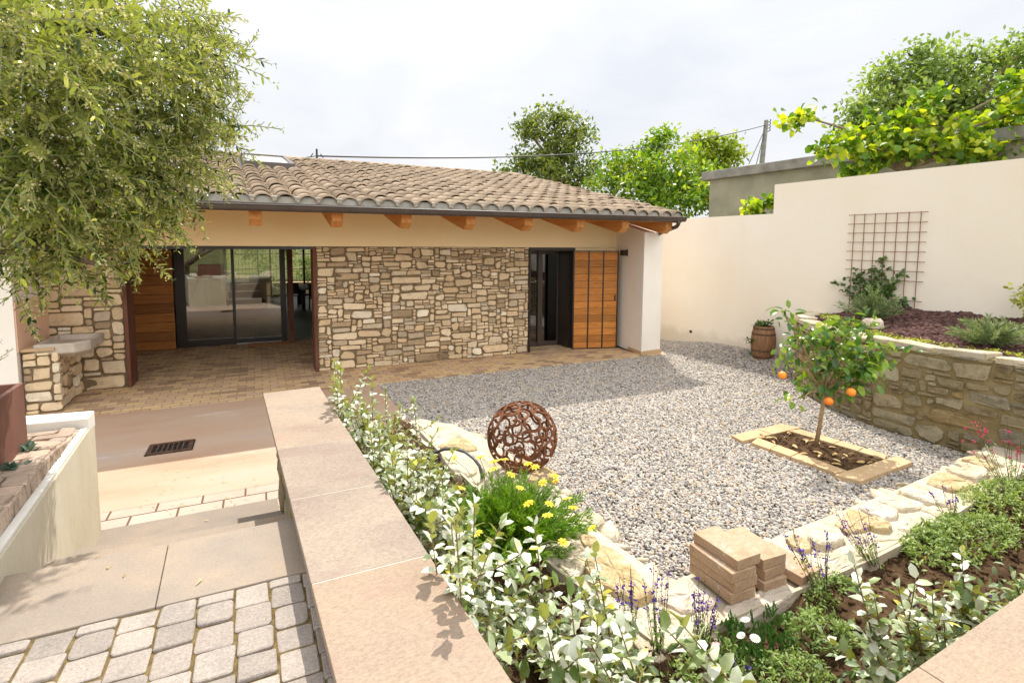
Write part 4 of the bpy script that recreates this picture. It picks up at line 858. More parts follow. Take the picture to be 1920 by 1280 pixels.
STONES = [
('l','g',0.2,[(2.051,3.125), (2.138,3.135), (2.156,2.999), (2.017,2.970)]),
('l','p',0.2,[(2.028,3.227), (2.141,3.248), (2.150,3.149), (2.028,3.126)]),
('l','p',0.19,[(1.848,3.004), (1.960,3.089), (2.024,3.013), (1.961,2.951), (1.852,2.932)]),
('l','g',0.23,[(1.940,2.887), (2.044,2.928), (2.140,2.921), (2.167,2.730), (2.133,2.537), (2.096,2.366), (1.996,2.319), (1.923,2.326), (1.868,2.458), (1.810,2.584), (1.856,2.743)]),
('l','p',0.2,[(1.730,2.903), (1.851,2.931), (1.985,2.922), (1.911,2.786), (1.782,2.706), (1.722,2.659)]),
('l','p',0.2,[(1.828,2.610), (1.888,2.483), (1.944,2.351), (2.086,2.330), (2.158,2.162), (2.090,2.041), (1.875,1.961), (1.764,1.955), (1.740,2.117), (1.752,2.389)]),
('n','m',0.205,[(2.101,2.356), (2.253,2.395), (2.401,2.403), (2.415,2.357), (2.414,2.240), (2.415,2.149), (2.285,2.146), (2.197,2.150), (2.149,2.196)]),
('n','p',0.195,[(2.151,2.150), (2.290,2.150), (2.362,2.121), (2.311,2.025), (2.117,1.980), (2.105,2.087)]),
('n','m',0.19,[(2.331,2.033), (2.384,2.119), (2.505,2.110), (2.719,2.133), (2.954,2.104), (2.932,2.012), (2.629,1.976), (2.376,1.968)]),
('n','m',0.2,[(4.365,2.539), (4.583,2.569), (4.598,2.478), (4.594,2.343), (4.457,2.287), (4.337,2.321), (4.332,2.431)]),
('n','g',0.2,[(4.180,2.383), (4.295,2.361), (4.317,2.237), (4.177,2.195), (4.095,2.281)]),
('n','p',0.205,[(4.618,2.530), (4.820,2.574), (4.902,2.549), (4.936,2.383), (4.889,2.286), (4.622,2.330), (4.600,2.431)]),
('n','p',0.215,[(4.911,2.535), (5.196,2.576), (5.299,2.529), (5.311,2.363), (5.183,2.222), (5.034,2.163), (4.952,2.282), (4.943,2.406)]),
('n','g',0.2,[(5.386,2.552), (5.740,2.656), (5.882,2.590), (5.814,2.412), (5.856,2.365), (5.490,2.315), (5.404,2.368), (5.357,2.469)]),
('n','p',0.215,[(5.863,2.623), (6.087,2.666), (6.219,2.622), (6.188,2.412), (5.974,2.360), (5.825,2.371), (5.816,2.492)]),
('n','g',0.195,[(6.308,2.702), (6.541,2.700), (6.450,2.469), (6.255,2.438), (6.292,2.648)]),
('n','p',0.2,[(6.618,2.723), (6.768,2.692), (6.726,2.531), (6.565,2.371), (6.431,2.394), (6.571,2.620)]),
('n','p',0.2,[(4.497,2.300), (4.707,2.302), (4.751,2.182), (4.694,2.104), (4.352,2.084), (4.297,2.217)]),
('n','p',0.19,[(4.792,2.318), (4.996,2.293), (5.098,2.164), (5.067,2.134), (4.756,2.116), (4.817,2.227)]),
('n','p',0.19,[(5.391,2.306), (5.530,2.314), (5.561,2.202), (5.291,2.156), (5.169,2.166), (5.221,2.236)]),
('n','p',0.195,[(5.754,2.367), (5.838,2.357), (5.878,2.255), (5.705,2.175), (5.563,2.195), (5.543,2.315)]),
('n','p',0.19,[(6.354,2.430), (6.505,2.329), (6.403,2.254), (5.932,2.214), (5.990,2.356)]),
('n','p',0.2,[(6.623,2.510), (6.600,2.394), (6.458,2.363), (6.421,2.405)]),
('n','g',0.19,[(4.238,2.551), (4.315,2.538), (4.297,2.381), (4.192,2.394), (4.061,2.297), (3.922,2.332)]),
('n','p',0.19,[(3.870,2.309), (4.068,2.265), (4.155,2.139), (4.239,2.091), (3.811,2.054), (3.630,2.114), (3.697,2.226)]),
('n','p',0.225,[(3.537,2.397), (3.710,2.464), (3.817,2.474), (3.867,2.382), (3.785,2.258), (3.558,2.220), (3.469,2.276)]),
('n','g',0.195,[(3.379,2.466), (3.522,2.478), (3.534,2.393), (3.474,2.286), (3.330,2.295)]),
('n','g',0.195,[(3.894,2.439), (4.269,2.510), (4.323,2.409), (4.168,2.286), (3.905,2.285), (3.869,2.301)]),
('n','p',0.19,[(3.353,2.279), (3.605,2.249), (3.983,2.179), (3.948,2.104), (3.538,2.057), (3.225,2.050), (3.275,2.140)]),
('l','p',0.2,[(1.599,5.453), (1.760,5.622), (1.886,5.599), (1.993,5.550), (1.995,5.416), (1.824,5.320), (1.588,5.175)]),
('l','g',0.2,[(1.624,5.159), (1.787,5.306), (1.975,5.376), (2.031,5.179), (2.021,4.963), (1.856,4.996), (1.797,5.122)]),
('l','p',0.2,[(1.579,4.986), (1.750,4.989), (1.860,4.871), (1.791,4.421), (1.613,4.392), (1.573,4.591)]),
('l','p',0.205,[(1.886,4.859), (2.001,4.916), (2.050,4.757), (2.050,4.526), (2.047,4.246), (1.873,4.133), (1.842,4.363), (1.867,4.610)]),
('l','p',0.2,[(1.877,4.122), (2.042,4.195), (2.068,4.055), (2.077,3.909), (1.978,3.877), (1.891,3.937)]),
('l','p',0.2,[(1.970,3.862), (2.105,3.857), (2.113,3.613), (1.997,3.531)]),
('l','p',0.2,[(2.099,3.542), (2.165,3.520), (2.145,3.333), (2.067,3.330)]),
]
for k, c, z, p in STONES: flat_stone(p, t1 if k == 'l' else t2, {'p': m_pale, 'g': m_golden, 'm': m_rock}[c], z)

# ================================================================== things in the garden
t = thing('stone_block', 'rough pale stone block under the rusty ring sphere', 'stone', (2.2, 4.1, 0))
def blob(name, c, r, m, parent, seed, flat=1.0, n=3, amp=.18, box=.0):
    bm_ = bpy.data.meshes.new(name); import bmesh; bm = bmesh.new(); bmesh.ops.create_icosphere(bm, subdivisions=n, radius=1); rnd = np.random.default_rng(seed)
    k = rnd.normal(size=(7, 3)); k /= np.linalg.norm(k, axis=1)[:, None]; dv = rnd.uniform(.55, .95, 7)
    for v in bm.verts:
        p = np.array(v.co); p = np.sign(p)*np.abs(p)**(1-box)
        for a, d in zip(k, dv):
            s = p@a
            if s > d: p = p - a*(s-d)*.85
        p *= 1 + rnd.normal(0, amp*.06)
        v.co = (c[0]+p[0]*r[0], c[1]+p[1]*r[1], c[2]+p[2]*r[2]*flat)
    bm.to_mesh(bm_); bm.free(); bm_.materials.append(m); return link(name, bm_, parent)
mb = MB(); bp = [(2.012, 4.432, 0.21)[:2], (2.118, 3.961, 0.21)[:2], (2.453, 4.098, 0.21)[:2], (2.333, 4.537, 0.21)[:2]]
mb.hexa(bp, -.02, .21); o = mb.build('block', m_golden, t, bevel=.02); 
t.children[0].modifiers[0].segments = 3
# ring sphere
t = thing('ring_sphere', 'openwork garden sphere welded from rusty iron horseshoe rings', 'sculpture', (2.16, 4.27, .215))
cs, rs = np.array((2.158, 4.265, .535)), .318
mb = MB(); N = 84; rnd = np.random.default_rng(12); ga = math.pi*(3-5**.5)
for i in range(N):
    z = 1-2*(i+.5)/N; q = ga*i; c = np.array((math.cos(q)*math.sqrt(1-z*z), math.sin(q)*math.sqrt(1-z*z), z)) + rnd.normal(0, .05, 3); c /= np.linalg.norm(c)
    e1 = np.cross(c, (0.3, .2, .9)); e1 /= np.linalg.norm(e1); e2 = np.cross(c, e1)
    a = rnd.choice([.14, .19, .22, .25]); s0 = rnd.uniform(0, 6.28); sw_ = 6.0 if a < .15 else rnd.uniform(3.9, 5.2); el = rnd.uniform(.85, 1.25) if a > .15 else 1; n = 16
    pts = []
    for j in range(n+1):
        th = s0 + sw_*j/n; o_ = e1*math.cos(th)*el + e2*math.sin(th); pv = c*math.cos(a) + o_*math.sin(a); pts.append(cs + pv/np.linalg.norm(pv)*rs*(1+.004*(i % 3)))
    w_ = .0150
    for k_ in range(1):
        vs = []; fs = []
        for j, p_ in enumerate(pts):
            p_ = np.array(p_); ra = (p_-cs)/np.linalg.norm(p_-cs); tg = np.array(pts[min(j+1, n)])-np.array(pts[max(j-1, 0)]); tg /= np.linalg.norm(tg); sd = np.cross(ra, tg)
            for (u_, v_) in ((-1, -1), (1, -1), (1, 1), (-1, 1)): vs.append(p_ + sd*u_*w_*.62 + ra*v_*.007)
        fs = [[j*4+k, j*4+(k+1) % 4, j*4+4+(k+1) % 4, j*4+4+k] for j in range(n) for k in range(4)] + [[0,1,2,3], [n*4+3, n*4+2, n*4+1, n*4]]
        mb.add(vs, fs)
mb.build('ring_shell', m_rust, t)
# stacked pavers
def paver(x, y, z, rot, lab, L=.352, W=.195, Hh=.063):
    mb = MB(); c, s = math.cos(rot), math.sin(rot); mb.hexa([(c*a-s*b, s*a+c*b) for a, b in ((0,0), (W,0), (W,L), (0,L))], 0, Hh)
    o = mb.build('paver_brick', m_brick, None, bevel=.004); o.location = (x, y, z); return tag(o, lab, 'brick', 'stacked terracotta pavers')
h = .0658
paver(2.489, 2.098, .20+3*h, .0, 'terracotta paver on top of the taller stack, white flecks on its face')
paver(2.444, 2.093, .20+2*h, -.02, 'terracotta paver second from the top of the taller stack, jutting out to the side')
paver(2.468, 2.090, .20+h, .03, 'terracotta paver third from the top of the taller stack, set back beneath a jutting one')
paver(2.446, 2.096, .20, -.05, 'terracotta paver at the bottom of the taller stack')
paver(2.727, 2.112, .20+2*h, -.05, 'terracotta paver on top of the shorter stack of three')
paver(2.732, 2.10, .20+h, .03, 'terracotta paver in the middle of the shorter stack of three')
paver(2.712, 2.085, .20, -.03, 'terracotta paver at the bottom of the shorter stack of three')
paver(2.985, 2.03, .196, .06, 'single terracotta paver lying flat beside the two stacks')
# hose
mb = MB(); mb.tube([(1.592, 5.211, 0.12), (1.556, 4.985, 0.22), (1.564, 4.768, 0.33), (1.636, 4.666, 0.36), (1.701, 4.549, 0.36), (1.737, 4.421, 0.34), (1.759, 4.33, 0.3), (1.776, 4.321, 0.22), (1.813, 4.398, 0.1)], .014, 10)
tag(mb.build('garden_hose', m_hose, None, True), 'grey irrigation hose arching out of the bed over the edging stones', 'hose')
# barrel with a plant
bl = Vector((8.82, 7.08, .135))
t = thing('barrel', 'old oak barrel planter with rusty hoops on the gravel by the cream wall', 'barrel', bl)
mb = MB(); pr = [(.005, .012), (.17, .012), (.178, .0)] + [(.178 + .048*math.sin(math.pi*i/10), .64*i/10) for i in range(1, 11)] + [(.160, .64), (.158, .58), (.005, .58)]; mb.lathe(pr, bl, 28); mb.build('staves', m_oak, t)
for z in (.03, .155, .47, .575):
    r = .178 + .048*math.sin(math.pi*(z+.017)/.64) + .004; mb = MB(); mb.lathe([(r-.012, z), (r, z), (r, z+.034), (r-.012, z+.034)], bl, 28); mb.build('hoop', m_hoop, t)
mb = MB(); mb.lathe([(.002, .60), (.156, .595)], bl, 20); mb.build('potting_soil', m_soil, t)
# boulder on the raised bed, second stone, green cap
t = blob('boulder', (7.92, 4.55, 1.20), (.17, .15, .12), m_rock, None, 4); tag(t, 'single pale rounded boulder on the red mulch, at the foot of a grey-green bush', 'boulder')
# orange tree border
t = thing('paver_border', 'rectangular border of sandy pavers set in the gravel around the orange tree', 'border', (5.7, 3.75, 0))
o4 = [(5.089, 4.469, 0.05)[:2], (6.029, 4.511, 0.05)[:2], (6.228, 3.086, 0.05)[:2], (5.221, 3.023, 0.05)[:2]]; o4 = [Vector(p) for p in o4]
i4 = [Vector(p) for p in ((5.317, 4.286, 0.05)[:2], (5.876, 4.296, 0.05)[:2], (6.035, 3.253, 0.05)[:2], (5.361, 3.231, 0.05)[:2])]
rnd = random.Random(3)
for k, nseg in ((0, 2), (1, 4), (2, 2), (3, 4)):
    a, b, c, d = o4[k], o4[(k+1) % 4], i4[(k+1) % 4], i4[k]
    if k in (1, 3):  # long sides butt between the short ones
        a, b = a.lerp(b, (d-a).length*.92/(b-a).length), a.lerp(b, 1-(c-b).length*.92/(b-a).length)
    else: d = d + (d-c)*((d-a).length/(d-c).length)*.9; c = c + (c-i4[k])*((c-b).length/(c-i4[k]).length)*.0; c = i4[(k+1) % 4] + (i4[(k+1) % 4]-i4[k])*.9*((b-i4[(k+1) % 4]).length/(i4[(k+1) % 4]-i4[k]).length)
    for s in range(nseg):
        u0, u1 = s/nseg+.004, (s+1)/nseg-.004; q = [a.lerp(b, u0), a.lerp(b, u1), d.lerp(c, u1), d.lerp(c, u0)]
        ar = sum(q[i].x*q[(i+1) % 4].y-q[(i+1) % 4].x*q[i].y for i in range(4))
        if ar < 0: q.reverse()
        mb = MB(); z = .034 + rnd.uniform(-.003, .003); mb.hexa(q, -.02, z); mb.build('paver', m_border, t, bevel=.004)
mb = MB(); q = i4[::-1] if sum(i4[i].x*i4[(i+1) % 4].y-i4[(i+1) % 4].x*i4[i].y for i in range(4)) < 0 else i4
cq = sum(q, Vector((0,0)))/4
poly = [tuple(cq+(p-cq)*1.02) for p in q]
struct(gridsheet('tree_pit_soil', poly, .03, lambda x, y: .015+.012*np.sin(x*23+y*9)*np.sin(y*19) + .005*np.sin(x*71)*np.sin(y*67), m_soil))
x, y = scatter(poly, 500); stuff(pebbles('pit_soil_clods', np.stack([x, y, .012+0*x], 1), .022, m_soil, (.5, .9), False, .2, rough=.3))
x, y = scatter(poly, 34); n = len(x)
Vv, Pl = leaf_mesh(np.stack([x, y, .04+0*x], 1), np.stack([RNG.normal(size=n), RNG.normal(size=n), 0*x], 1), np.tile((0, 0, 1.), (n, 1)) + RNG.normal(0, .3, (n, 3)), .10, .03); stuff(np_obj('fallen_leaves', Vv, Pl, m_dry))

# ------------------------------------------------------------------ beyond the wall
t = thing('grey_building', 'plain grey rendered flat-roofed building behind the boundary wall', 'building', (13, 8, 0))
f = lambda y: GX(y) + 2.45
mb = MB(); mb.hexa([(f(3.2), 3.2), (19, 3.2), (18.5, 11.1), (f(11.1), 11.1)], -.1, 4.12); mb.build('wall', m_grey, t)
mb = MB(); mb.hexa([(f(3.0)-.12, 3.0), (19.2, 3.0), (18.7, 11.3), (f(11.3)-.12, 11.3)], 4.121, 4.36); mb.build('roof_slab', m_cop, t, bevel=.02)
pb, pt = Vector((25.914, 21.457, 7.127)), Vector((26.206, 21.543, 9.412))
t = thing('utility_pole', 'grey utility pole with a cluster of insulators above the grey building', 'utility pole', (pb.x, pb.y, 0))
mb = MB(); mb.tube([(pb.x, pb.y, -.1), tuple(pb), tuple(pt)], [.17, .14, .11], 10); mb.build('pole', m_cop, t)
rvec = Vector((r2.x, r2.y, 0))
for i in range(4):
    z = pt.z - .05 - i*.17; mb = MB(); mb.tube([(pt.x, pt.y, z-.08), (pt.x+rvec.x*.22, pt.y+rvec.y*.22, z), (pt.x+rvec.x*.24, pt.y+rvec.y*.24, z+.10)], .035, 6); mb.build('insulator', m_black, t)
for px in ((24.387, 21.042, 6.787), (25.152, 21.228, 6.749)):
    mb = MB(); mb.tube([(pt.x, pt.y, pt.z-.35), px], .022, 5); mb.build('guy_wire', m_black, t)
am = Vector((1.49, 15.05, 4.45))
t = thing('antenna_mast', 'short dark mast on the roof ridge carrying an overhead cable', 'mast', am)
mb = MB(); mb.tube([tuple(am), (1.49, 15.05, 4.78)], .026, 8); mb.build('mast', m_black, t)
for s in (-1, 1): mb = MB(); mb.tube([(1.49+s*.16, 15.05, 4.56), (1.49+s*.09, 15.05, 4.66)], .012, 6); mb.build('bracket', m_black, t)
mb = MB(); a = Vector((1.49, 15.05, 4.60)); b = Vector((pt.x, pt.y, pt.z-.25)); pts = []
for i in range(41):
    u = i/40; p = a.lerp(b, u); p.z -= 4*.62*u*(1-u); pts.append(p)
mb.tube(pts, .022, 5); pts = [a + Vector((-x*.55, 0, -.10*abs(math.sin(x*1.3)))) for x in (0, .35, .7, 1.1, 1.6)]; mb.tube(pts, .012, 5)
tag(mb.build('overhead_cable', m_black), 'thin sagging overhead cable between the roof mast and the utility pole', 'cable')

# rear garden seen through the house
t = thing('wire_fence', 'tall wire fence in the rear garden, seen through the glass doors', 'fence', (2, 29.5, 0))
mb = MB(); 
for z in (.25, 1.0, 1.75): mb.box(-8, 12, 29.48, 29.5, z, z+.03)
for i in range(130): x = -8+i*.155; mb.box(x, x+.012, 29.47, 29.479, .05, 2.6)
mb.build('wire_panel', m_black, t)
for x in (-6, -3, 0, 3, 6, 9): mb = MB(); mb.box(x-.03, x+.03, 29.51, 29.57, -.1, 2.7); mb.build('post', m_black, t)
t = thing('low_wall', 'low pale rubble wall in the rear garden behind the glass', 'wall', (2, 27.4, 0))
mb = MB(); mb.box(-.4, 8, 27.2, 27.6, -.1, .42); mb.build('wall_body', m_pale, t); mb = MB(); mb.box(-.45, 8.05, 27.15, 27.65, .421, .47); mb.build('coping', m_border, t, bevel=.01)

# ================================================================== plants
def foliage(blobs, nclump, per, cr, L, W, droop=.15, shell=.55, big=False, upn=.8, jl=.3):
    """leaf clumps through ellipsoid blobs [(centre, radius or (rx,ry,rz))]"""
    P_, D_, N_, Ls = [], [], [], []
    vol = np.array([np.prod(np.broadcast_to(b[1], 3))**(2/3) for b in blobs]); vol = vol/vol.sum()
    for (c, r), f in zip(blobs, vol):
        r = np.broadcast_to(np.asarray(r, float), 3); k = max(2, int(nclump*f)); u = rdir(k)*(RNG.uniform(0, 1, (k, 1))**shell)
        cc = np.asarray(c) + u*r; n = k*per
        cen = np.repeat(cc, per, 0); out = np.repeat(u, per, 0)
        P_.append(cen + RNG.normal(0, cr, (n, 3))*np.array((1, 1, .7))); d = rdir(n)*.9 + out*.7 + np.array((0, 0, -droop)); D_.append(d)
        N_.append(rdir(n)*.55 + np.array((0, 0, upn)) + out*.2); Ls.append(RNG.uniform(1-jl, 1+jl, n))
    P_, D_, N_, Ls = map(np.concatenate, (P_, D_, N_, Ls))
    return leaf_mesh(P_, D_, N_, L*Ls, W*Ls) if big else rhomb_mesh(P_, D_, N_, L*Ls, W*Ls)
def tree(name, label, cat, base, trunk, blobs, nclump, per, cr, L, W, m, group=None, tr=.12, big=False, **kw):
    t = thing(name, label, cat, base, group); mb = MB()
    for pts in trunk:
        r0 = tr if pts is trunk[0] else tr*.5
        mb.tube(pts, [r0*(1-.75*i/(len(pts)-1)) for i in range(len(pts))], 7)
    mb.build('trunk', m_bark, t, smooth=True)
    bx = [(np.asarray(c) + rdir(1)[0]*r*RNG.uniform(.9, 1.25)*np.array((1, 1, .8)), r*RNG.uniform(.22, .4)) for c, r in blobs if np.ndim(r) == 0 for _ in range(4)]
    V_, Pl = foliage(list(blobs) + bx, nclump, per, cr, L, W, big=big, **kw); np_obj('crown', V_, Pl, m, t); return t
def limbs(base, hub, blobs, frac=1.0):
    b = Vector(base); h = Vector(hub); out = [[b, b.lerp(h, .5) + Vector((.03, .02, 0)), h]]
    for c, r in blobs: c = Vector(c); out.append([h, h.lerp(c, .5) + Vector((0, 0, .1*(c-h).length)), h.lerp(c, frac)])
    return out
bA = [((13.837, 23.975, 7.844), 1.249), ((12.589, 23.914, 6.806), 1.177), ((14.336, 23.616, 6.632), 1.412), ((11.337, 23.876, 5.984), 0.627), ((13.824, 24.091, 8.953), 0.462), ((14.977, 23.47, 8.258), 0.652), ((12.951, 24.46, 8.46), 0.543), ((14.689, 23.327, 5.418), 1.249), ((12.503, 24.653, 8.24), 0.380), ((12.667, 23.196, 5.551), 1.098)]
tree('broadleaf_tree', 'dark feathery tree rising behind the roof ridge', 'tree', (13.955, 23.532, 0), limbs((13.955, 23.532, 0), (13.885, 23.725, 5.547), bA), bA, 260, 24, .26, .25, .13, m_treeA, tr=.25)
bB = [((14.978, 19.899, 5.927), 0.772), ((16.086, 19.428, 6.536), 0.869), ((16.47, 18.598, 5.629), 1.255), ((15.058, 18.654, 4.975), 1.203), ((16.921, 17.717, 4.528), 1.272), ((17.668, 16.776, 4.262), 0.796), ((14.406, 20.09, 5.081), 0.724), ((16.76, 19.17, 7.189), 0.338), ((15.373, 17.292, 3.984), 0.996)]
tree('leafy_tree', 'dense bright green tree behind the lower end of the roof', 'tree', (15.829, 18.092, 0), limbs((15.829, 18.092, 0), (15.874, 18.207, 4.405), bB), bB, 330, 24, .24, .23, .13, m_treeB, tr=.2)
bB2 = [((21.053, 21.573, 7.258), 0.788), ((22.069, 21.087, 7.266), 0.957), ((22.69, 20.748, 6.85), 0.563), ((21.656, 21.187, 6.282), 0.957), ((21.404, 21.469, 7.906), 0.451)]
tree('yellowish_tree', 'small yellow-green tree just left of the utility pole', 'tree', (21.81, 20.809, 0), limbs((21.81, 20.809, 0), (21.774, 21.103, 6.002), bB2), bB2, 110, 24, .26, .26, .15, m_treeD, tr=.16)
bC = [((24.613, 13.36, 9.01), 1.283), ((23.291, 13.917, 8.229), 1.062), ((26.092, 12.598, 8.47), 1.593), ((26.511, 11.216, 7.781), 1.584), ((23.716, 13.08, 7.455), 1.327), ((25.736, 12.899, 9.789), 0.796), ((26.84, 12.393, 10.017), 0.708), ((27.035, 11.111, 9.257), 1.014), ((22.766, 14.088, 7.41), 0.664), ((26.318, 10.388, 9.731), 0.483), ((23.729, 13.827, 9.444), 0.575), ((24.852, 13.366, 10.223), 0.398)]
tree('tall_tree', 'tall grey-green tree behind the flat grey building', 'tree', (25.939, 12.204, 0), limbs((25.939, 12.204, 0), (25.832, 12.538, 6.595), bC), bC, 420, 24, .28, .24, .13, m_treeC, tr=.3)
bF = [((11.975, 4.907, 4.123), 0.416), ((12.138, 4.703, 3.985), 0.318), ((9.151, 6.766, 4.736), 0.164), ((9.53, 6.304, 4.161), 0.241), ((9.97, 6.106, 4.29), 0.280), ((10.369, 5.937, 4.504), 0.280), ((10.896, 5.699, 4.652), 0.232), ((10.594, 5.682, 4.151), 0.348), ((11.167, 5.301, 4.202), 0.348), ((11.641, 4.967, 4.242), 0.396), ((11.817, 4.699, 4.632), 0.339), ((11.857, 4.725, 5.088), 0.183), ((11.42, 5.043, 3.933), 0.280), ((9.868, 6.111, 3.847), 0.212), ((10.263, 5.93, 3.926), 0.241), ((11.039, 5.668, 5.038), 0.145)]
fb = (10.837, 5.76, 0)
tree('fig_tree', 'sunlit fig tree with big yellow-green leaves leaning over the tall cream wall', 'tree', fb, limbs(fb, (10.67, 5.825, 3.703), bF, .95), bF, 205, 9, .11, .145, .11, m_fig, tr=.09, big=True, upn=.5)
bS = [((9.977, 8.44, 3.157), 0.202), ((10.323, 8.283, 3.242), 0.095)]; sb = (10.044, 8.35, 0)
tree('young_shrub', 'small bright shrub peeping over the low part of the cream wall', 'shrub', sb, limbs(sb, (10.034, 8.39, 2.921), bS), bS, 16, 12, .07, .13, .09, m_fig, tr=.03, big=True)
for i, (c, r, m, lab) in enumerate((((-5, 36, 3.2), 3.4, m_treeB, 'broad green tree in the rear garden, seen through the left glass pane'), ((1.5, 39, 3.8), 3.6, m_treeA, 'dark green tree in the rear garden, behind the meadow fence'), ((8.5, 37, 3.4), 3.2, m_treeB, 'green tree in the rear garden behind the dining table'), ((2.9, 31.2, .95), .95, m_treeA, 'round clipped bush in the rear garden, seen through the open door'))):
    tree('garden_tree' if i < 3 else 'round_bush', lab, 'tree' if i < 3 else 'bush', (c[0], c[1], -.05), limbs((c[0], c[1], -.05), (c[0], c[1], c[2]*.5), [(c, r)]), [(c, (r, r*.8, r*.9)), ((c[0]+r*.6, c[1], c[2]-r*.2), r*.6), ((c[0]-r*.6, c[1], c[2]-r*.1), r*.6)], 120 if i < 3 else 60, 22, .3 if i < 3 else .15, .30 if i < 3 else .14, .18 if i < 3 else .09, m, tr=.14 if i < 3 else .05)

# ------------------------------------------------------------------ the olive by the path
ol = thing('olive_tree', 'old olive tree in blossom hanging over the corner of the house and the stone sink', 'tree', (-2.75, 1.5, 1.0))
OLK = 6.5
OB = [((-0.814, 2.925, 3.167), 0.243), ((-1.069, 3.370, 3.059), 0.226), ((-1.103, 3.455, 2.621), 0.235), ((-0.915, 3.434, 3.325), 0.288), ((-0.630, 3.528, 3.406), 0.310), ((-0.399, 3.991, 3.573), 0.259), ((-0.244, 4.248, 3.546), 0.163), ((-0.831, 3.363, 3.013), 0.288), ((-0.616, 3.945, 3.181), 0.354), ((-0.369, 4.276, 3.221), 0.239), ((-0.215, 4.416, 3.140), 0.107), ((-0.983, 3.405, 2.700), 0.288), ((-0.807, 3.772, 2.763), 0.317), ((-0.575, 4.116, 2.862), 0.325), ((-0.358, 4.347, 2.876), 0.134), ((-1.002, 3.616, 2.492), 0.267), ((-0.811, 3.976, 2.554), 0.274), ((-0.582, 4.213, 2.686), 0.218), ((-1.111, 3.760, 2.295), 0.181), ((-0.919, 4.007, 2.345), 0.187), ((-0.743, 4.153, 2.418), 0.144), ((-0.539, 4.177, 2.528), 0.092), ((-1.222, 3.795, 2.106), 0.076), ((-1.022, 3.930, 2.188), 0.094), ((-0.308, 4.191, 3.792), 0.141), ((-0.101, 4.292, 3.564), 0.052)]
mb = MB(); tb = Vector((-2.75, 1.45, .9))
L1 = [Vector((-2.042, 3.989, 1.779)), Vector((-1.38, 3.768, 2.195)), Vector((-1.163, 3.787, 2.315)), Vector((-1.066, 3.921, 2.449)), Vector((-0.893, 4.03, 2.698)), Vector((-0.662, 4.174, 3.031))]
mb.tube([tb, tb + Vector((.05, .05, .5)), L1[0]], [.17, .14, .10], 10); mb.tube(L1, [.085, .065, .052, .045, .028, .01], 8)
L2 = [L1[0], Vector((-1.44, 3.523, 2.806)), Vector((-1.106, 3.295, 3.244)), Vector((-0.934, 3.336, 3.373)), Vector((-0.706, 3.565, 3.406)), Vector((-0.416, 3.992, 3.507))]; mb.tube(L2, [.08, .07, .05, .035, .02, .008], 8)
L3 = [L1[1], Vector((-1.143, 3.497, 2.855)), Vector((-1.063, 3.485, 3.116))]; mb.tube(L3, [.05, .035, .015], 7)
L4 = [L1[2], Vector((-0.988, 3.805, 2.221)), Vector((-0.824, 3.943, 2.154))]; mb.tube(L4, [.03, .02, .008], 6)
mb.build('trunk', m_bark, ol, smooth=True)
tw = MB(); P_, D_, N_, Ls = [], [], [], []; FP = []
camp = np.array((0, 0, 2.3))
for c, r in OB:
    c = np.array(c); nt_ = int(150*r**2*OLK) + 3
    for _ in range(nt_):
        u = nrm(RNG.normal(size=3)); s = c + u*r*RNG.uniform(.0, .85)**.7
        d = u*.75 + np.array((0, 0, -.18)) + RNG.normal(0, .5, 3); d /= np.linalg.norm(d); ln = RNG.uniform(.18, .40); n = int(ln/.026)
        pts = [s]; dd = d.copy()
        for j in range(n): dd = dd + np.array((0, 0, -.022)) + RNG.normal(0, .03, 3); dd /= np.linalg.norm(dd); pts.append(pts[-1] + dd*.026)
        if np.linalg.norm(pts[-1]-camp) < .9: continue
        tw.tube(pts[::3] if len(pts) > 6 else pts, [.0032]*len(pts[::3] if len(pts) > 6 else pts), 3, cap=False)
        ax = nrm(np.cross(dd, RNG.normal(size=3)))
        for j in range(1, n+1):
            t_ = pts[j]-pts[j-1]; t_ /= np.linalg.norm(t_); sd = nrm(np.cross(t_, ax)) if j % 2 else ax - t_*(ax@t_)
            for sg in (-1, 1):
                if RNG.uniform() < .12: continue
                P_.append(pts[j]); D_.append(t_*RNG.uniform(.4, .9) + sd*sg + RNG.normal(0, .15, 3)); N_.append(np.array((0, 0, .8)) + t_*-.3 + RNG.normal(0, .4, 3)); Ls.append(RNG.uniform(.75, 1.2)*(.55 if j > n-3 else 1))
        if RNG.uniform() < .42:
            for j in range(int(n*.2), n, 2):
                if RNG.uniform() < .75:
                    k = 14; FP.append(pts[j] + RNG.normal(0, .010, (k, 3)) + np.array((0, 0, -.012))*RNG.uniform(0, 2, (k, 1)))
tw.build('twig', m_greentwig, ol)
P_, D_, N_, Ls = map(np.array, (P_, D_, N_, Ls)); V_, Pl = leaf_mesh(P_, D_, N_, .056*Ls, .0145*Ls, curl=.12, wide=.5); np_obj('crown', V_, Pl, m_olive, ol)
FP = np.concatenate(FP); n = len(FP); V_, Pl = rhomb_mesh(FP, rdir(n), rdir(n), .013, .012); np_obj('blossom', V_, Pl, m_olivefl, ol)

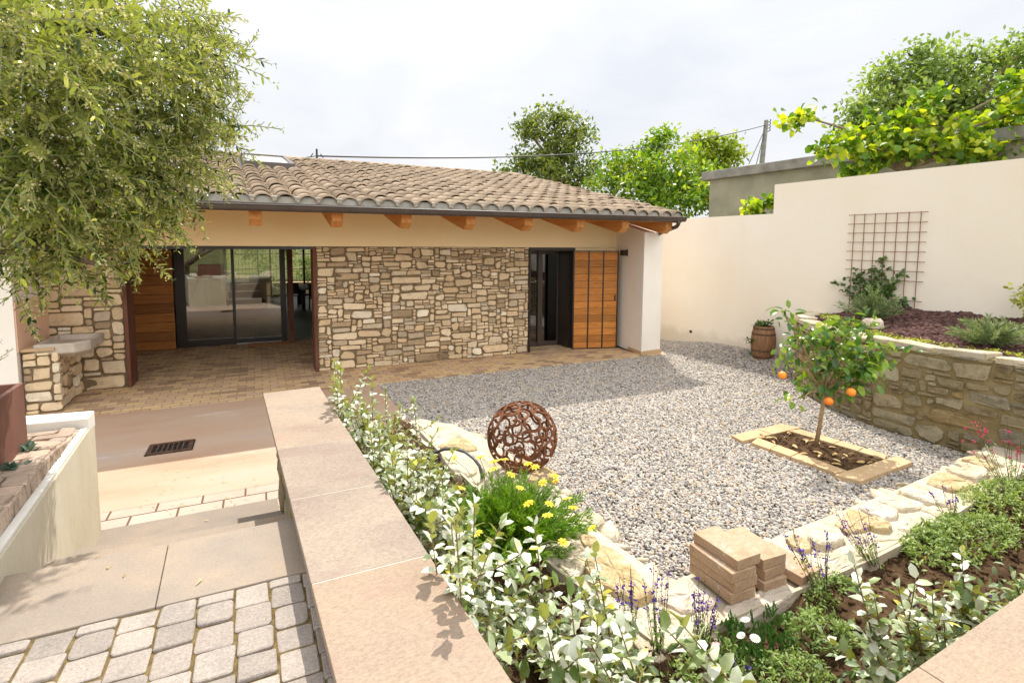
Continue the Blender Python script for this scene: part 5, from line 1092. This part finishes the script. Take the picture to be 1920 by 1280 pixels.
# ------------------------------------------------------------------ orange tree
m_obark = surf('young_bark', [(.3, (.26, .17, .09)), (.7, (.38, .27, .15))], 20, 5, .9, .1, .3, 80, .004)
ot = thing('orange_tree', 'young orange tree with three ripe oranges standing in the paver border', 'tree', (5.74, 3.84, .02))
bO = [((5.827, 3.774, 1.149), 0.350), ((6.048, 3.550, 1.082), 0.273), ((5.572, 3.914, 1.328), 0.181), ((5.309, 3.901, 1.047), 0.095), ((5.790, 3.538, 0.840), 0.198), ((6.040, 3.528, 0.816), 0.154), ((6.291, 3.555, 1.183), 0.181), ((5.722, 3.907, 0.854), 0.209), ((6.030, 3.922, 1.378), 0.212), ((5.391, 3.819, 0.616), 0.101), ((5.848, 3.495, 0.684), 0.105), ((5.350, 4.041, 1.536), 0.060), ((6.309, 3.781, 1.299), 0.187), ((5.248, 3.941, 1.165), 0.071)]
mb = MB(); b0 = Vector((5.74, 3.84, -.02)); hub = Vector((5.783, 3.802, 0.654))
mb.tube([b0, b0.lerp(hub, .45) + Vector((.01, 0, 0)), hub], [.026, .023, .021], 10)
for c, r in bO: c = Vector(c); m_ = hub.lerp(c, .55) + Vector((0, 0, .05)); mb.tube([hub, m_, c], [.016, .010, .004], 6)
mb.tube([Vector((5.664, 3.852, 1.148)), Vector((5.507, 3.947, 1.345)), Vector((5.392, 4.017, 1.501)), Vector((5.33, 4.055, 1.584))], [.008, .006, .005, .003], 6)
mb.build('trunk', m_obark, ot, smooth=True)
V_, Pl = foliage(bO, 80, 8, .072, .11, .052, droop=.35, shell=.6, big=True, upn=.75); np_obj('crown', V_, Pl, m_citrus, ot)
for p in ((5.223, 3.925, 0.881), (5.607, 3.397, 0.779), (5.535, 3.585, 0.638), ):
    mb = MB(); mb.ball(p, .046, 10, sq=.93); mb.build('orange', m_orange, ot, smooth=True)

# ------------------------------------------------------------------ silver shrubs
def shrub(label, base, tops, L, n_side=5, m=m_silver, group='silver-leaved shrubs along the parapet', low=True):
    t = thing('silver_shrub', label, 'shrub', base, group); mb = MB(); P_, D_, N_, Ls = [], [], [], []; P2, D2, N2 = [], [], []
    b = np.array(base)
    def leaves(pts, k, dense=1.0):
        k = np.linspace(.12, 1, max(3, int(k*dense)))
        for i, u in enumerate(k):
            f = u*(len(pts)-1); a = min(int(f), len(pts)-2); p = pts[a]*(1-(f-a)) + pts[a+1]*(f-a); tg = nrm(pts[a+1]-pts[a])
            q = i*2.4 + RNG.uniform(-.4, .4); s = nrm(np.cross(tg, (.3, .9, .2))); s2 = np.cross(tg, s); o = s*math.cos(q)+s2*math.sin(q)
            d = o*.9 + tg*(.35 + .9*(u > .93)) + RNG.normal(0, .15, 3)
            sz_ = (1.05-.35*u)*RNG.uniform(.75, 1.2)
            P_.append(p); D_.append(d); N_.append(np.array((.12, .2, 1.0)) + tg*.3 + RNG.normal(0, .35, 3)); Ls.append(sz_)
    for tp in tops:
        tp = np.array(tp); mid = (b+tp)/2 + RNG.normal(0, .02, 3); pts = np.array([b*(1-u)**2 + 2*u*(1-u)*mid + tp*u*u for u in np.linspace(0, 1, 7)])
        hgt = np.linalg.norm(tp-b); mb.tube(pts, [.006*(1-.6*i/6) for i in range(7)], 5); leaves(pts, hgt/(.0145 if L < .064 else .021))
        for s in range(n_side):
            u = RNG.uniform(.15, .75); p = pts[int(u*6)]; d = RNG.normal(0, 1, 3)*np.array((1, 1, .4)) + np.array((0, 0, .75)); d /= np.linalg.norm(d); ln = hgt*RNG.uniform(.22, .42)
            if (p+d*ln)[0] < CR_((p+d*ln)[1]) - .03: d[0] = abs(d[0])
            q = np.array([p, p + d*ln*.5 + np.array((0, 0, -.01)), p + d*ln]); mb.tube(q, [.004, .003, .002], 4); leaves(q, ln/(.016 if L < .064 else .022))
    mb.build('stem', m_twig, t)
    P_, D_, N_, Ls = map(np.array, (P_, D_, N_, Ls)); V_, Pl = leaf_mesh(P_, D_, N_, L*1.2*Ls, L*.66*Ls, curl=.12, fold=.12, wide=.43); np_obj('foliage', V_, Pl, m, t)
    n = int(90*len(tops)); c = b + np.array((0, 0, .12)); pp_ = c + RNG.normal(0, 1, (n, 3))*np.array((.09, .09, .06))
    if low: V_, Pl = leaf_mesh(pp_, rdir(n) + np.array((0, 0, .4)), rdir(n)*.4 + np.array((0, 0, 1)), L*.9, L*.4); np_obj('lower_foliage', V_, Pl, m_silvlow, t)
    return t
shrub('silver-leaved shrub at the far end of the parapet, standing clear against the house wall', (0.600, 4.280, 0.150), [(.50,4.16,1.40), (.56,4.32,1.34), (.50,4.0,1.30)], 0.058, 9, group='silver-leaved shrubs along the parapet')
shrub('silver-leaved shrub second from the far end of the parapet, two stems against the terrace', (0.800, 4.420, 0.150), [(0.823, 4.409, 1.176), (0.721, 4.458, 1.048), (0.650, 4.492, 0.911)], 0.058, 9, group='silver-leaved shrubs along the parapet')
shrub('thin silver-leaved shrub whose dark stem crosses the corner where terrace and gravel meet', (1.020, 4.550, 0.150), [(0.968, 4.575, 1.045), (1.084, 4.519, 0.894)], 0.055, 4, group='silver-leaved shrubs along the parapet')
shrub('silver-leaved shrub leaning out over the gravel, farthest from the parapet', (1.200, 4.300, 0.150), [(1.151, 4.323, 0.996), (1.027, 4.383, 0.800)], 0.055, 3, group='silver-leaved shrubs along the parapet')
shrub('low silver-leaved shrub pressed against the middle of the parapet, shading its slabs', (0.680, 3.550, 0.150), [(.62,3.5,1.15), (.72,3.62,1.1), (.6,3.3,1.15)], 0.055, 6, group='silver-leaved shrubs along the parapet')
shrub('silver-leaved shrub beside the arching hose', (1.250, 3.850, 0.150), [(1.171, 3.888, 0.783), (1.047, 3.947, 0.740)], 0.058, 4, group='silver-leaved shrubs along the parapet')
shrub('bushy silver-leaved shrub between the parapet and the daisy bush', (0.720, 2.850, 0.150), [(.70,2.78,1.28), (.66,2.92,1.22), (.60,2.70,1.20), (.85,2.8,1.1)], 0.062, 7, group='silver-leaved shrubs along the parapet')
shrub('silver-leaved shrub in front of the daisy bush, dense and nearly white on top', (1.000, 2.850, 0.150), [(0.937, 2.880, 0.989), (0.852, 2.921, 0.907), (1.022, 2.840, 0.860)], 0.068, 6, group='silver-leaved shrubs along the parapet')
shrub('silver-leaved shrub with large yellowing leaves touching the parapet', (0.740, 2.050, 0.150), [(0.742, 2.049, 1.161), (0.709, 2.065, 1.058), (0.799, 2.022, 1.201)], 0.070, 6, group='silver-leaved shrubs along the parapet')
shrub('slender silver-leaved shrub over bare soil, to the front of the daisy bush', (1.320, 2.250, 0.150), [(1.229, 2.294, 0.891), (1.144, 2.335, 0.742)], 0.068, 5, group='silver-leaved shrubs along the parapet')
shrub('silver-leaved shrub by the corner of the edging board', (1.520, 1.920, 0.150), [(1.392, 1.981, 0.850), (1.326, 2.013, 0.711)], 0.072, 4, group='silver-leaved shrubs along the parapet')
shrub('big-leaved silver shrub nearest to the end of the parapet slab', (1.150, 1.620, 0.150), [(1.060, 1.663, 0.931), (0.967, 1.708, 0.864), (1.155, 1.617, 0.843)], 0.085, 4, group='silver-leaved shrubs along the parapet')
shrub('big-leaved silver shrub low at the foot of the purple salvia', (1.420, 1.450, 0.150), [(1.208, 1.551, 0.849), (1.117, 1.595, 0.761)], 0.085, 3, group='silver-leaved shrubs along the parapet')
shrub('low silver-leaved shrub under the edge of the parapet slab, with greener leaves', (0.700, 1.720, 0.150), [(.585,1.66,1.36), (.61,1.78,1.28), (.56,1.88,1.24)], 0.066, 4, group='silver-leaved shrubs along the parapet')
shrub('small rosette-like silver shrub with few large leaves on bare soil', (1.980, 1.420, 0.150), [(1.580, 1.612, 0.701), (1.530, 1.636, 0.664)], 0.095, 0, group='silver-leaved shrubs behind the plain slab', low=False)
shrub('silver-leaved shrub behind the plain slab, closest to the stacked pavers', (2.620, 1.320, 0.150), [(2.433, 1.410, 0.846), (2.527, 1.365, 0.686)], 0.070, 5, group='silver-leaved shrubs behind the plain slab')
shrub('silver-leaved shrub behind the plain slab, between two taller ones', (2.820, 1.220, 0.150), [(2.615, 1.318, 0.747), (2.708, 1.274, 0.585)], 0.068, 4, group='silver-leaved shrubs behind the plain slab')
shrub('silver-leaved shrub behind the plain slab, with a broad pale top leaf', (3.020, 1.260, 0.150), [(2.907, 1.314, 0.628), (2.966, 1.286, 0.523)], 0.068, 4, group='silver-leaved shrubs behind the plain slab')
shrub('silver-leaved shrub rising highest above the bare soil behind the plain slab', (3.420, 1.340, 0.150), [(3.321, 1.387, 0.691), (3.302, 1.396, 0.527)], 0.068, 5, group='silver-leaved shrubs behind the plain slab')
shrub('silver-leaved shrub behind the plain slab at its outer end', (3.950, 1.300, 0.150), [(3.841, 1.352, 0.418), (3.886, 1.331, 0.370)], 0.066, 4, group='silver-leaved shrubs behind the plain slab')

# ------------------------------------------------------------------ needle bushes and flowers
def needle_bush(name, label, cat, c, r, h, n, L, W, m, nsp=60):
    t = thing(name, label, cat, c); c = np.array(c); P_, D_ = [], []
    for _ in range(nsp):
        a = RNG.uniform(0, 6.28); k = RNG.uniform(0, 1)**.6; d = np.array((math.cos(a)*k*r, math.sin(a)*k*r, h*(1-.55*k*k)*RNG.uniform(.75, 1.1)))*RNG.uniform(.7, 1.2); q = n//nsp
        u = RNG.uniform(.15, 1, (q, 1)); P_.append(c + d*u + np.array((0, 0, .02))); D_.append(nrm(d)*1.1 + rdir(q)*.75)
    P_ = np.concatenate(P_); D_ = np.concatenate(D_); k = len(P_); V_, Pl = rhomb_mesh(P_, D_, rdir(k)*.6 + np.array((0, 0, .6)), L*RNG.uniform(.6, 1.2, k), W); np_obj('foliage', V_, Pl, m, t); return t
needle_bush('juniper_bush', 'feathery grey-green bush behind the boulder, at the foot of the trellis', 'bush', (8.25, 4.78, 1.2), .42, .42, 3600, .075, .012, m_rosem)
needle_bush('juniper_bush', 'feathery grey-green bush alone on the red mulch, away from the boulder', 'bush', (7.78, 3.16, 1.12), .40, .34, 3600, .075, .012, m_rosem)
db = needle_bush('daisy_bush', 'fine-leaved green bush full of yellow daisies in front of the ring sphere', 'flowering bush', (1.54, 3.22, .15), .60, .40, 26000, .06, .0085, m_needle, 260)
def daisy(parent, p, r, m, npet=9, mc=m_orange, sy=.35, stem=None):
    P_ = np.tile(np.array(p, float), (npet, 1)); a = np.arange(npet)*2*np.pi/npet + RNG.uniform(0, 1); ti = RNG.normal(0, .3, 2)
    D_ = np.stack([np.cos(a), np.sin(a), sy*.4 + np.cos(a)*ti[0] + np.sin(a)*ti[1]], 1); V_, Pl = leaf_mesh(P_, D_, np.tile((0, 0, 1.), (npet, 1)) - D_*sy, r, r*.42)
    o = np_obj('flower', V_, Pl, m, parent); mb = MB(); mb.ball(p, r*.22, 5); mb.build('flower_centre', mc, o, smooth=True)
    if stem is not None: mb = MB(); mb.tube([stem, (Vector(stem)+Vector(p))/2 + Vector((.01, 0, .02)), p], .0022, 4); mb.build('flower_stalk', m_greentwig, o)
for p in ((1.166, 3.335, 0.842), (1.014, 2.792, 0.898), (1.339, 3.051, 0.898), (1.418, 3.064, 0.894), (1.539, 2.954, 0.886), (1.579, 2.933, 0.865), (1.299, 2.966, 0.889), (1.578, 2.824, 0.807), (1.784, 3.028, 0.727), (1.789, 3.022, 0.694), (1.521, 2.640, 0.764), (1.368, 2.614, 0.811), (1.421, 2.483, 0.789), (1.401, 2.281, 0.744), (1.795, 2.803, 0.605), (1.797, 2.592, 0.574), (1.327, 3.259, 0.851), (1.359, 2.834, 0.896), (1.366, 2.723, 0.858), (0.995, 2.480, 0.788), (1.712, 2.750, 0.708)): daisy(db, p, RNG.uniform(.028, .038), m_yellow, 8, stem=(p[0]*.65+1.5*.35+RNG.normal(0, .02), p[1]*.65+3.22*.35, max(.3, p[2]-.2)))

def salvia(label, base, n, h, spread, mf, group=None, nl=110, bl=2, lean=(0, 0), lm=None, bs=.95, tall=(.6, 1.1)):
    t = thing('salvia', label, 'flowering plant', base, group); b = np.array(base); mb = MB(); fl = []; lp, ld = [], []
    for i in range(n):
        a = RNG.uniform(0, 6.28); k = RNG.uniform(.2, 1)*spread; tip = b + np.array((math.cos(a)*k + lean[0], math.sin(a)*k + lean[1], h*RNG.uniform(*tall))); s = b + np.array((math.cos(a), math.sin(a), 0))*k*.3; md = (s+tip)/2 + RNG.normal(0, .012, 3)
        mb.tube([s, md, tip], [.0026, .002, .0014], 4)
        for u in np.linspace(.45, 1, 11):      # dark calyxes up the spike
            q = s*(1-u) + tip*u; fl.append((q + RNG.normal(0, .004, 3), 0))
        for j in range(RNG.integers(1, bl+1)):
            u = RNG.uniform(.62, 1); q = s*(1-u) + tip*u
            for _ in range(4): fl.append((q + RNG.normal(0, .006, 3), 1))
        for u in RNG.uniform(.05, .55, max(3, nl//n)): q = s*(1-u)+tip*u; lp.append(q + RNG.normal(0, .012, 3)); ld.append(RNG.normal(0, 1, 3) + np.array((0, 0, .3)))
    C0 = np.array([f[0] for f in fl if f[1] == 0]); C1 = np.array([f[0] for f in fl if f[1] == 1])
    V_, Pl = rhomb_mesh(C0, rdir(len(C0)) + np.array((0, 0, .6)), rdir(len(C0)), .012, .007); mb.add(V_.tolist(), Pl[0].tolist()); mb.build('stem', m_stalk, t)
    V_, Pl = leaf_mesh(C1, rdir(len(C1)), rdir(len(C1)), .017*bs, .011*bs); np_obj('blossom', V_, Pl, mf, t)
    lp, ld = np.array(lp), np.array(ld); V_, Pl = leaf_mesh(lp, ld, rdir(len(lp))*.5 + np.array((0, 0, 1)), .026, .011); np_obj('foliage', V_, Pl, lm or m_sage, t); return t
salvia('purple salvia spikes at the inner corner of the edging board', (1.703, 2.113, 0.170), 14, 0.42, 0.10, m_purple, 'purple salvias among the edging stones', lean=(0.00, 0.02))
salvia('purple salvia spikes in front of the large flat stone, facing the corner of the gravel', (1.832, 2.012, 0.170), 14, 0.46, 0.10, m_purple, 'purple salvias among the edging stones', lean=(0.00, 0.03))
salvia('purple salvia spikes just before the taller paver stack', (2.064, 1.944, 0.170), 18, 0.34, 0.12, m_purple, 'purple salvias among the edging stones', lean=(0.00, 0.00))
salvia('purple salvia spikes beside the single flat paver', (3.086, 1.972, 0.170), 15, 0.42, 0.14, m_purple, 'purple salvias among the edging stones', lean=(-0.10, 0.04))
salvia('purple salvia spikes leaning over the pale round stones along the gravel', (3.678, 2.000, 0.170), 14, 0.36, 0.16, m_purple, 'purple salvias among the edging stones', lean=(-0.10, 0.08))
salvia('small purple salvia on the bare brown soil', (3.289, 1.529, 0.150), 6, 0.20, 0.08, m_purple, 'purple salvias among the edging stones', lean=(0.00, 0.00))
salvia('small purple salvia with silvery leaves by the plain slab', (3.821, 1.398, 0.150), 6, 0.18, 0.08, m_purple, 'purple salvias among the edging stones', lean=(0.00, 0.00))
salvia('low purple salvia at the front of the bed beside the small silver rosette', (2.054, 1.691, 0.150), 6, 0.16, 0.08, m_purple, 'purple salvias among the edging stones', lean=(0.00, 0.00))
salvia('purple salvia scattered over the far end of the edging stones', (4.782, 2.052, 0.170), 7, 0.30, 0.16, m_purple, 'purple salvias among the edging stones', lean=(-0.10, 0.06))
salvia('crimson salvia in flower where the edging meets the retaining wall', (6.089, 2.261, 0.170), 15, 0.55, 0.30, m_red, None, lean=(-0.12, 0.10), nl=200, bl=4, bs=.95)
def mound(name, label, base, r, h, n, L, W, m, cat='ground cover plant', group=None):
    t = thing(name, label, cat, base, group); b = np.array(base); k = n//14; u = RNG.uniform(0, 1, k)**.5; a = RNG.uniform(0, 6.28, k)
    cx = np.stack([np.cos(a)*u*r[0], np.sin(a)*u*r[1], h*(1-u*u*.8)*RNG.uniform(.55, 1.1, k)], 1) + b; P_ = np.repeat(cx, 14, 0) + RNG.normal(0, L*.45, (k*14, 3)); n = len(P_)
    V_, Pl = leaf_mesh(P_, rdir(n) + np.array((0, 0, .5)), rdir(n)*.5 + np.array((0, 0, 1)), L*RNG.uniform(.6, 1.3, n), W*RNG.uniform(.7, 1.2, n)); np_obj('foliage', V_, Pl, m, t)
    mb = MB()
    for p in cx[::4]: mb.tube([b*.6 + p*.4 - np.array((0, 0, .02)), p], .002, 3)
    mb.build('stem', m_greentwig, t); return t
mound('ground_cover', 'light green leafy ground cover between the ice plant and the small silver rosette', (2.003, 1.828, 0.140), (0.26, 0.13), 0.11, 900, 0.030, 0.012, m_sage, group='ground cover plants in the bed')
mound('ground_cover', 'light green leafy ground cover at the side of the ice plant towards the plain slab', (2.731, 1.760, 0.140), (0.22, 0.16), 0.11, 900, 0.030, 0.012, m_sage, group='ground cover plants in the bed')
mound('ground_cover', 'low grey-green ground cover along the edging board by the single flat paver', (3.141, 1.939, 0.140), (0.22, 0.08), 0.12, 600, 0.026, 0.011, m_sage, group='ground cover plants in the bed')
mound('ground_cover', 'broad bright green ground cover spreading over the far half of the bed', (4.575, 1.922, 0.140), (0.62, 0.24), 0.13, 3000, 0.034, 0.014, m_sage, group='ground cover plants in the bed')
mound('ground_cover', 'bright green ground cover at the outer end of the bed by the crimson salvia', (5.716, 2.058, 0.140), (0.60, 0.28), 0.16, 2600, 0.034, 0.014, m_sage, group='ground cover plants in the bed')
mound('ground_cover', 'pale green ground cover tucked against the plain slab', (2.304, 1.603, 0.140), (0.24, 0.14), 0.14, 1000, 0.028, 0.011, m_sage, group='ground cover plants in the bed')
mound('ground_cover', 'low green ground cover under the silver shrubs at the end of the parapet', (1.227, 2.531, 0.140), (0.18, 0.35), 0.12, 900, 0.034, 0.015, m_silvlow, group='ground cover plants in the bed')
ip = thing('ice_plant', 'fleshy green ice plant with white and pink flowers at the foot of the stacked pavers', 'succulent', (2.324, 1.809, 0.18))
P_ = np.concatenate([np.array((2.337, 1.803, 0.18)) + RNG.normal(0, 1, (150, 3))*np.array((.13, .07, .02)), np.array((2.308, 1.968, 0.18)) + RNG.normal(0, 1, (26, 3))*np.array((.025, .025, .03)), np.array((2.577, 1.912, 0.18)) + RNG.normal(0, 1, (26, 3))*np.array((.03, .03, .02)), np.array((1.999, 1.892, 0.18)) + RNG.normal(0, 1, (24, 3))*np.array((.03, .03, .02))])
n = len(P_); V_, Pl = leaf_mesh(P_, rdir(n)*.45 + np.array((0, 0, 1)), rdir(n), RNG.uniform(.05, .10, n), .013, curl=.1, fold=.5); np_obj('foliage', V_, Pl, m_ice, ip)
for p, m, r in (((2.302, 1.872, 0.3), m_whitep, .027), ((2.234, 1.755, 0.3), m_whitep, .029), ((2.21, 1.819, 0.28), m_whitep, .025), ((2.037, 1.826, 0.28), m_pinkp, .026)): daisy(ip, p, r, m, 18, m_yellow, .9)

# trellis climber, barrel plant, groundcovers, small things
t = thing('climbing_plant', 'dark leafy climber growing up the rusty wire trellis', 'climber', (9.116, 5.227, 1.2)); mb = MB(); P_ = []
for tip in ((9.169, 5.171, 2.164), (9.147, 5.63, 1.791), (9.143, 5.501, 1.888), (9.153, 5.296, 1.942), (9.164, 5.06, 1.738), (9.106, 5.857, 1.704), (9.172, 4.901, 1.9), (9.177, 4.799, 1.477), (9.111, 5.336, 1.632), (9.121, 5.132, 1.604), (9.104, 5.475, 1.442)):
    b = np.array((9.115, 5.242, 1.181)); tip = np.array(tip); md = (b+tip)/2 + np.array((-.02, 0, .06)); pts = [b*(1-u)**2 + 2*u*(1-u)*md + tip*u*u for u in np.linspace(0, 1, 12)]; mb.tube(pts[::2] + [tip], .004, 4)
    for p in pts[2:]: P_.append(p + RNG.normal(0, 1, (5, 3))*np.array((.025, .045, .035)))
mb.build('stem', m_twig, t); P_ = np.concatenate(P_ + [np.array((9.115, 5.249, 1.551)) + RNG.normal(0, 1, (90, 3))*np.array((.04, .13, .14))]); n = len(P_); V_, Pl = leaf_mesh(P_, rdir(n), rdir(n)*.6 + np.array((-.8, 0, .5)), RNG.uniform(.06, .09, n), .05); np_obj('foliage', V_, Pl, m_vine, t)
t = thing('barrel_plant', 'leafy green plant growing out of the top of the oak barrel', 'plant', (8.82, 7.08, .73)); V_, Pl = foliage([((8.82, 7.08, .79), (.16, .16, .06)), ((8.72, 7.12, .79), .05)], 30, 7, .03, .055, .032, .2, big=True); np_obj('foliage', V_, Pl, m_vine, t)
mb = MB(); [mb.tube([(8.82, 7.08, .70), (8.82+x*.15, 7.08+y*.15, .84)], .004, 4) for x, y in rdir(8)[:, :2]]; mb.build('stem', m_greentwig, t)
t = thing('barrel_herb', 'small herb sprouting from the side hole of the oak barrel', 'plant', (8.62, 7.2, .45)); V_, Pl = foliage([((8.60, 7.18, .47), .05), ((8.63, 7.15, .24), .035)], 8, 7, .025, .05, .03, big=True); np_obj('foliage', V_, Pl, m_vine, t)
P_ = []
for i in range(430):
    u = RNG.uniform(1.9, rp_.L-.9); p, nn = rp_.at(u); q = p - nn*RNG.uniform(.34, .50); P_.append((q.x, q.y, bz(q.x, q.y)+.02) + RNG.normal(0, 1, (9, 3))*np.array((.03, .03, .012)))
P_ = np.concatenate(P_); n = len(P_); V_, Pl = leaf_mesh(P_, rdir(n) + np.array((0, 0, .4)), rdir(n)*.4 + np.array((0, 0, 1)), .026, .017); o = np_obj('stonecrop_carpet', V_, Pl, m_lime); stuff(o)
for c, lab in (((-1.225, 3.564, 1.1), 'grey-green succulent on the old bricks at the near corner of the rusty planter'), ((-1.246, 3.875, 1.1), 'grey-green succulent on the old bricks at the far corner of the rusty planter')):
    t = thing('succulent', lab, 'succulent', c, 'succulents at the planter foot'); n = 26; P_ = np.array(c) + RNG.normal(0, 1, (n, 3))*np.array((.025, .025, .006)); V_, Pl = leaf_mesh(P_, rdir(n) + np.array((0, 0, .3)), np.tile((0, 0, 1.), (n, 1)), .05, .028, fold=.3); np_obj('rosette', V_, Pl, leafmat('succulent_leaf', [(0, (.05, .10, .06)), (1, (.14, .20, .14))], trans=.1), t)
rz = thing('rosemary', 'thin rosemary sprigs growing in the rusty planter', 'plant', (-1.62, 4.1, 1.4)); mb = MB(); P_, D_ = [], []
for tip in ((-1.836, 5.636, 1.421), (-1.885, 5.654, 1.364), (-1.899, 5.617, 1.495)):
    b = np.array((-1.75, 4.15, 1.38)); tip = np.array(tip); mb.tube([b, (b+tip)/2, tip], .003, 4); u = RNG.uniform(.2, 1, (60, 1)); P_.append(b*(1-u)+tip*u); D_.append(rdir(60) + np.array((0, 0, .4)))
mb.build('stem', m_twig, rz); P_, D_ = np.concatenate(P_), np.concatenate(D_); V_, Pl = rhomb_mesh(P_, D_, rdir(len(P_)), .03, .004); np_obj('foliage', V_, Pl, m_rosem, rz)
re_ = thing('flowering_shrub', 'pale variegated shrub on the raised bed at the foot of the tall wall', 'shrub', (9.01, 3.283, 1.373)); c = np.array((9.01, 3.269, 1.549)); V_, Pl = foliage([(c, .14), (c + np.array((0, 0, .2)), .12)], 26, 8, .05, .06, .035, big=True); np_obj('foliage', V_, Pl, m_lime, re_)
mb = MB(); mb.tube([c - np.array((0, 0, .3)), c + np.array((0, 0, .2))], .008, 5); mb.build('stem', m_twig, re_)
# litter on the terrace and steps
n = 60; gx_, gy_ = scatter(gpoly, 1.6); x = RNG.uniform(-1.0, -.05, n); y = RNG.uniform(4.75, 6.3, n); P_ = np.stack([x, y, .006+0*x], 1)
P2 = np.array([(-.4, 4.5, .186), (-.75, 3.8, .43), (-.55, 2.6, .906), (-.25, 2.45, .906), (-.8, 3.3, .666), (-.3, 4.4, .186), (-.62, 2.7, .906)]); P_ = np.concatenate([P_, P2, np.stack([gx_, gy_, gz(gx_, gy_)+.035], 1)]); n = len(P_)
V_, Pl = leaf_mesh(P_, rdir(n)*np.array((1, 1, 0)), np.tile((0, 0, 1.), (n, 1)) + RNG.normal(0, .25, (n, 3)), RNG.uniform(.02, .045, n), .008); stuff(np_obj('leaf_litter', V_, Pl, m_dry))
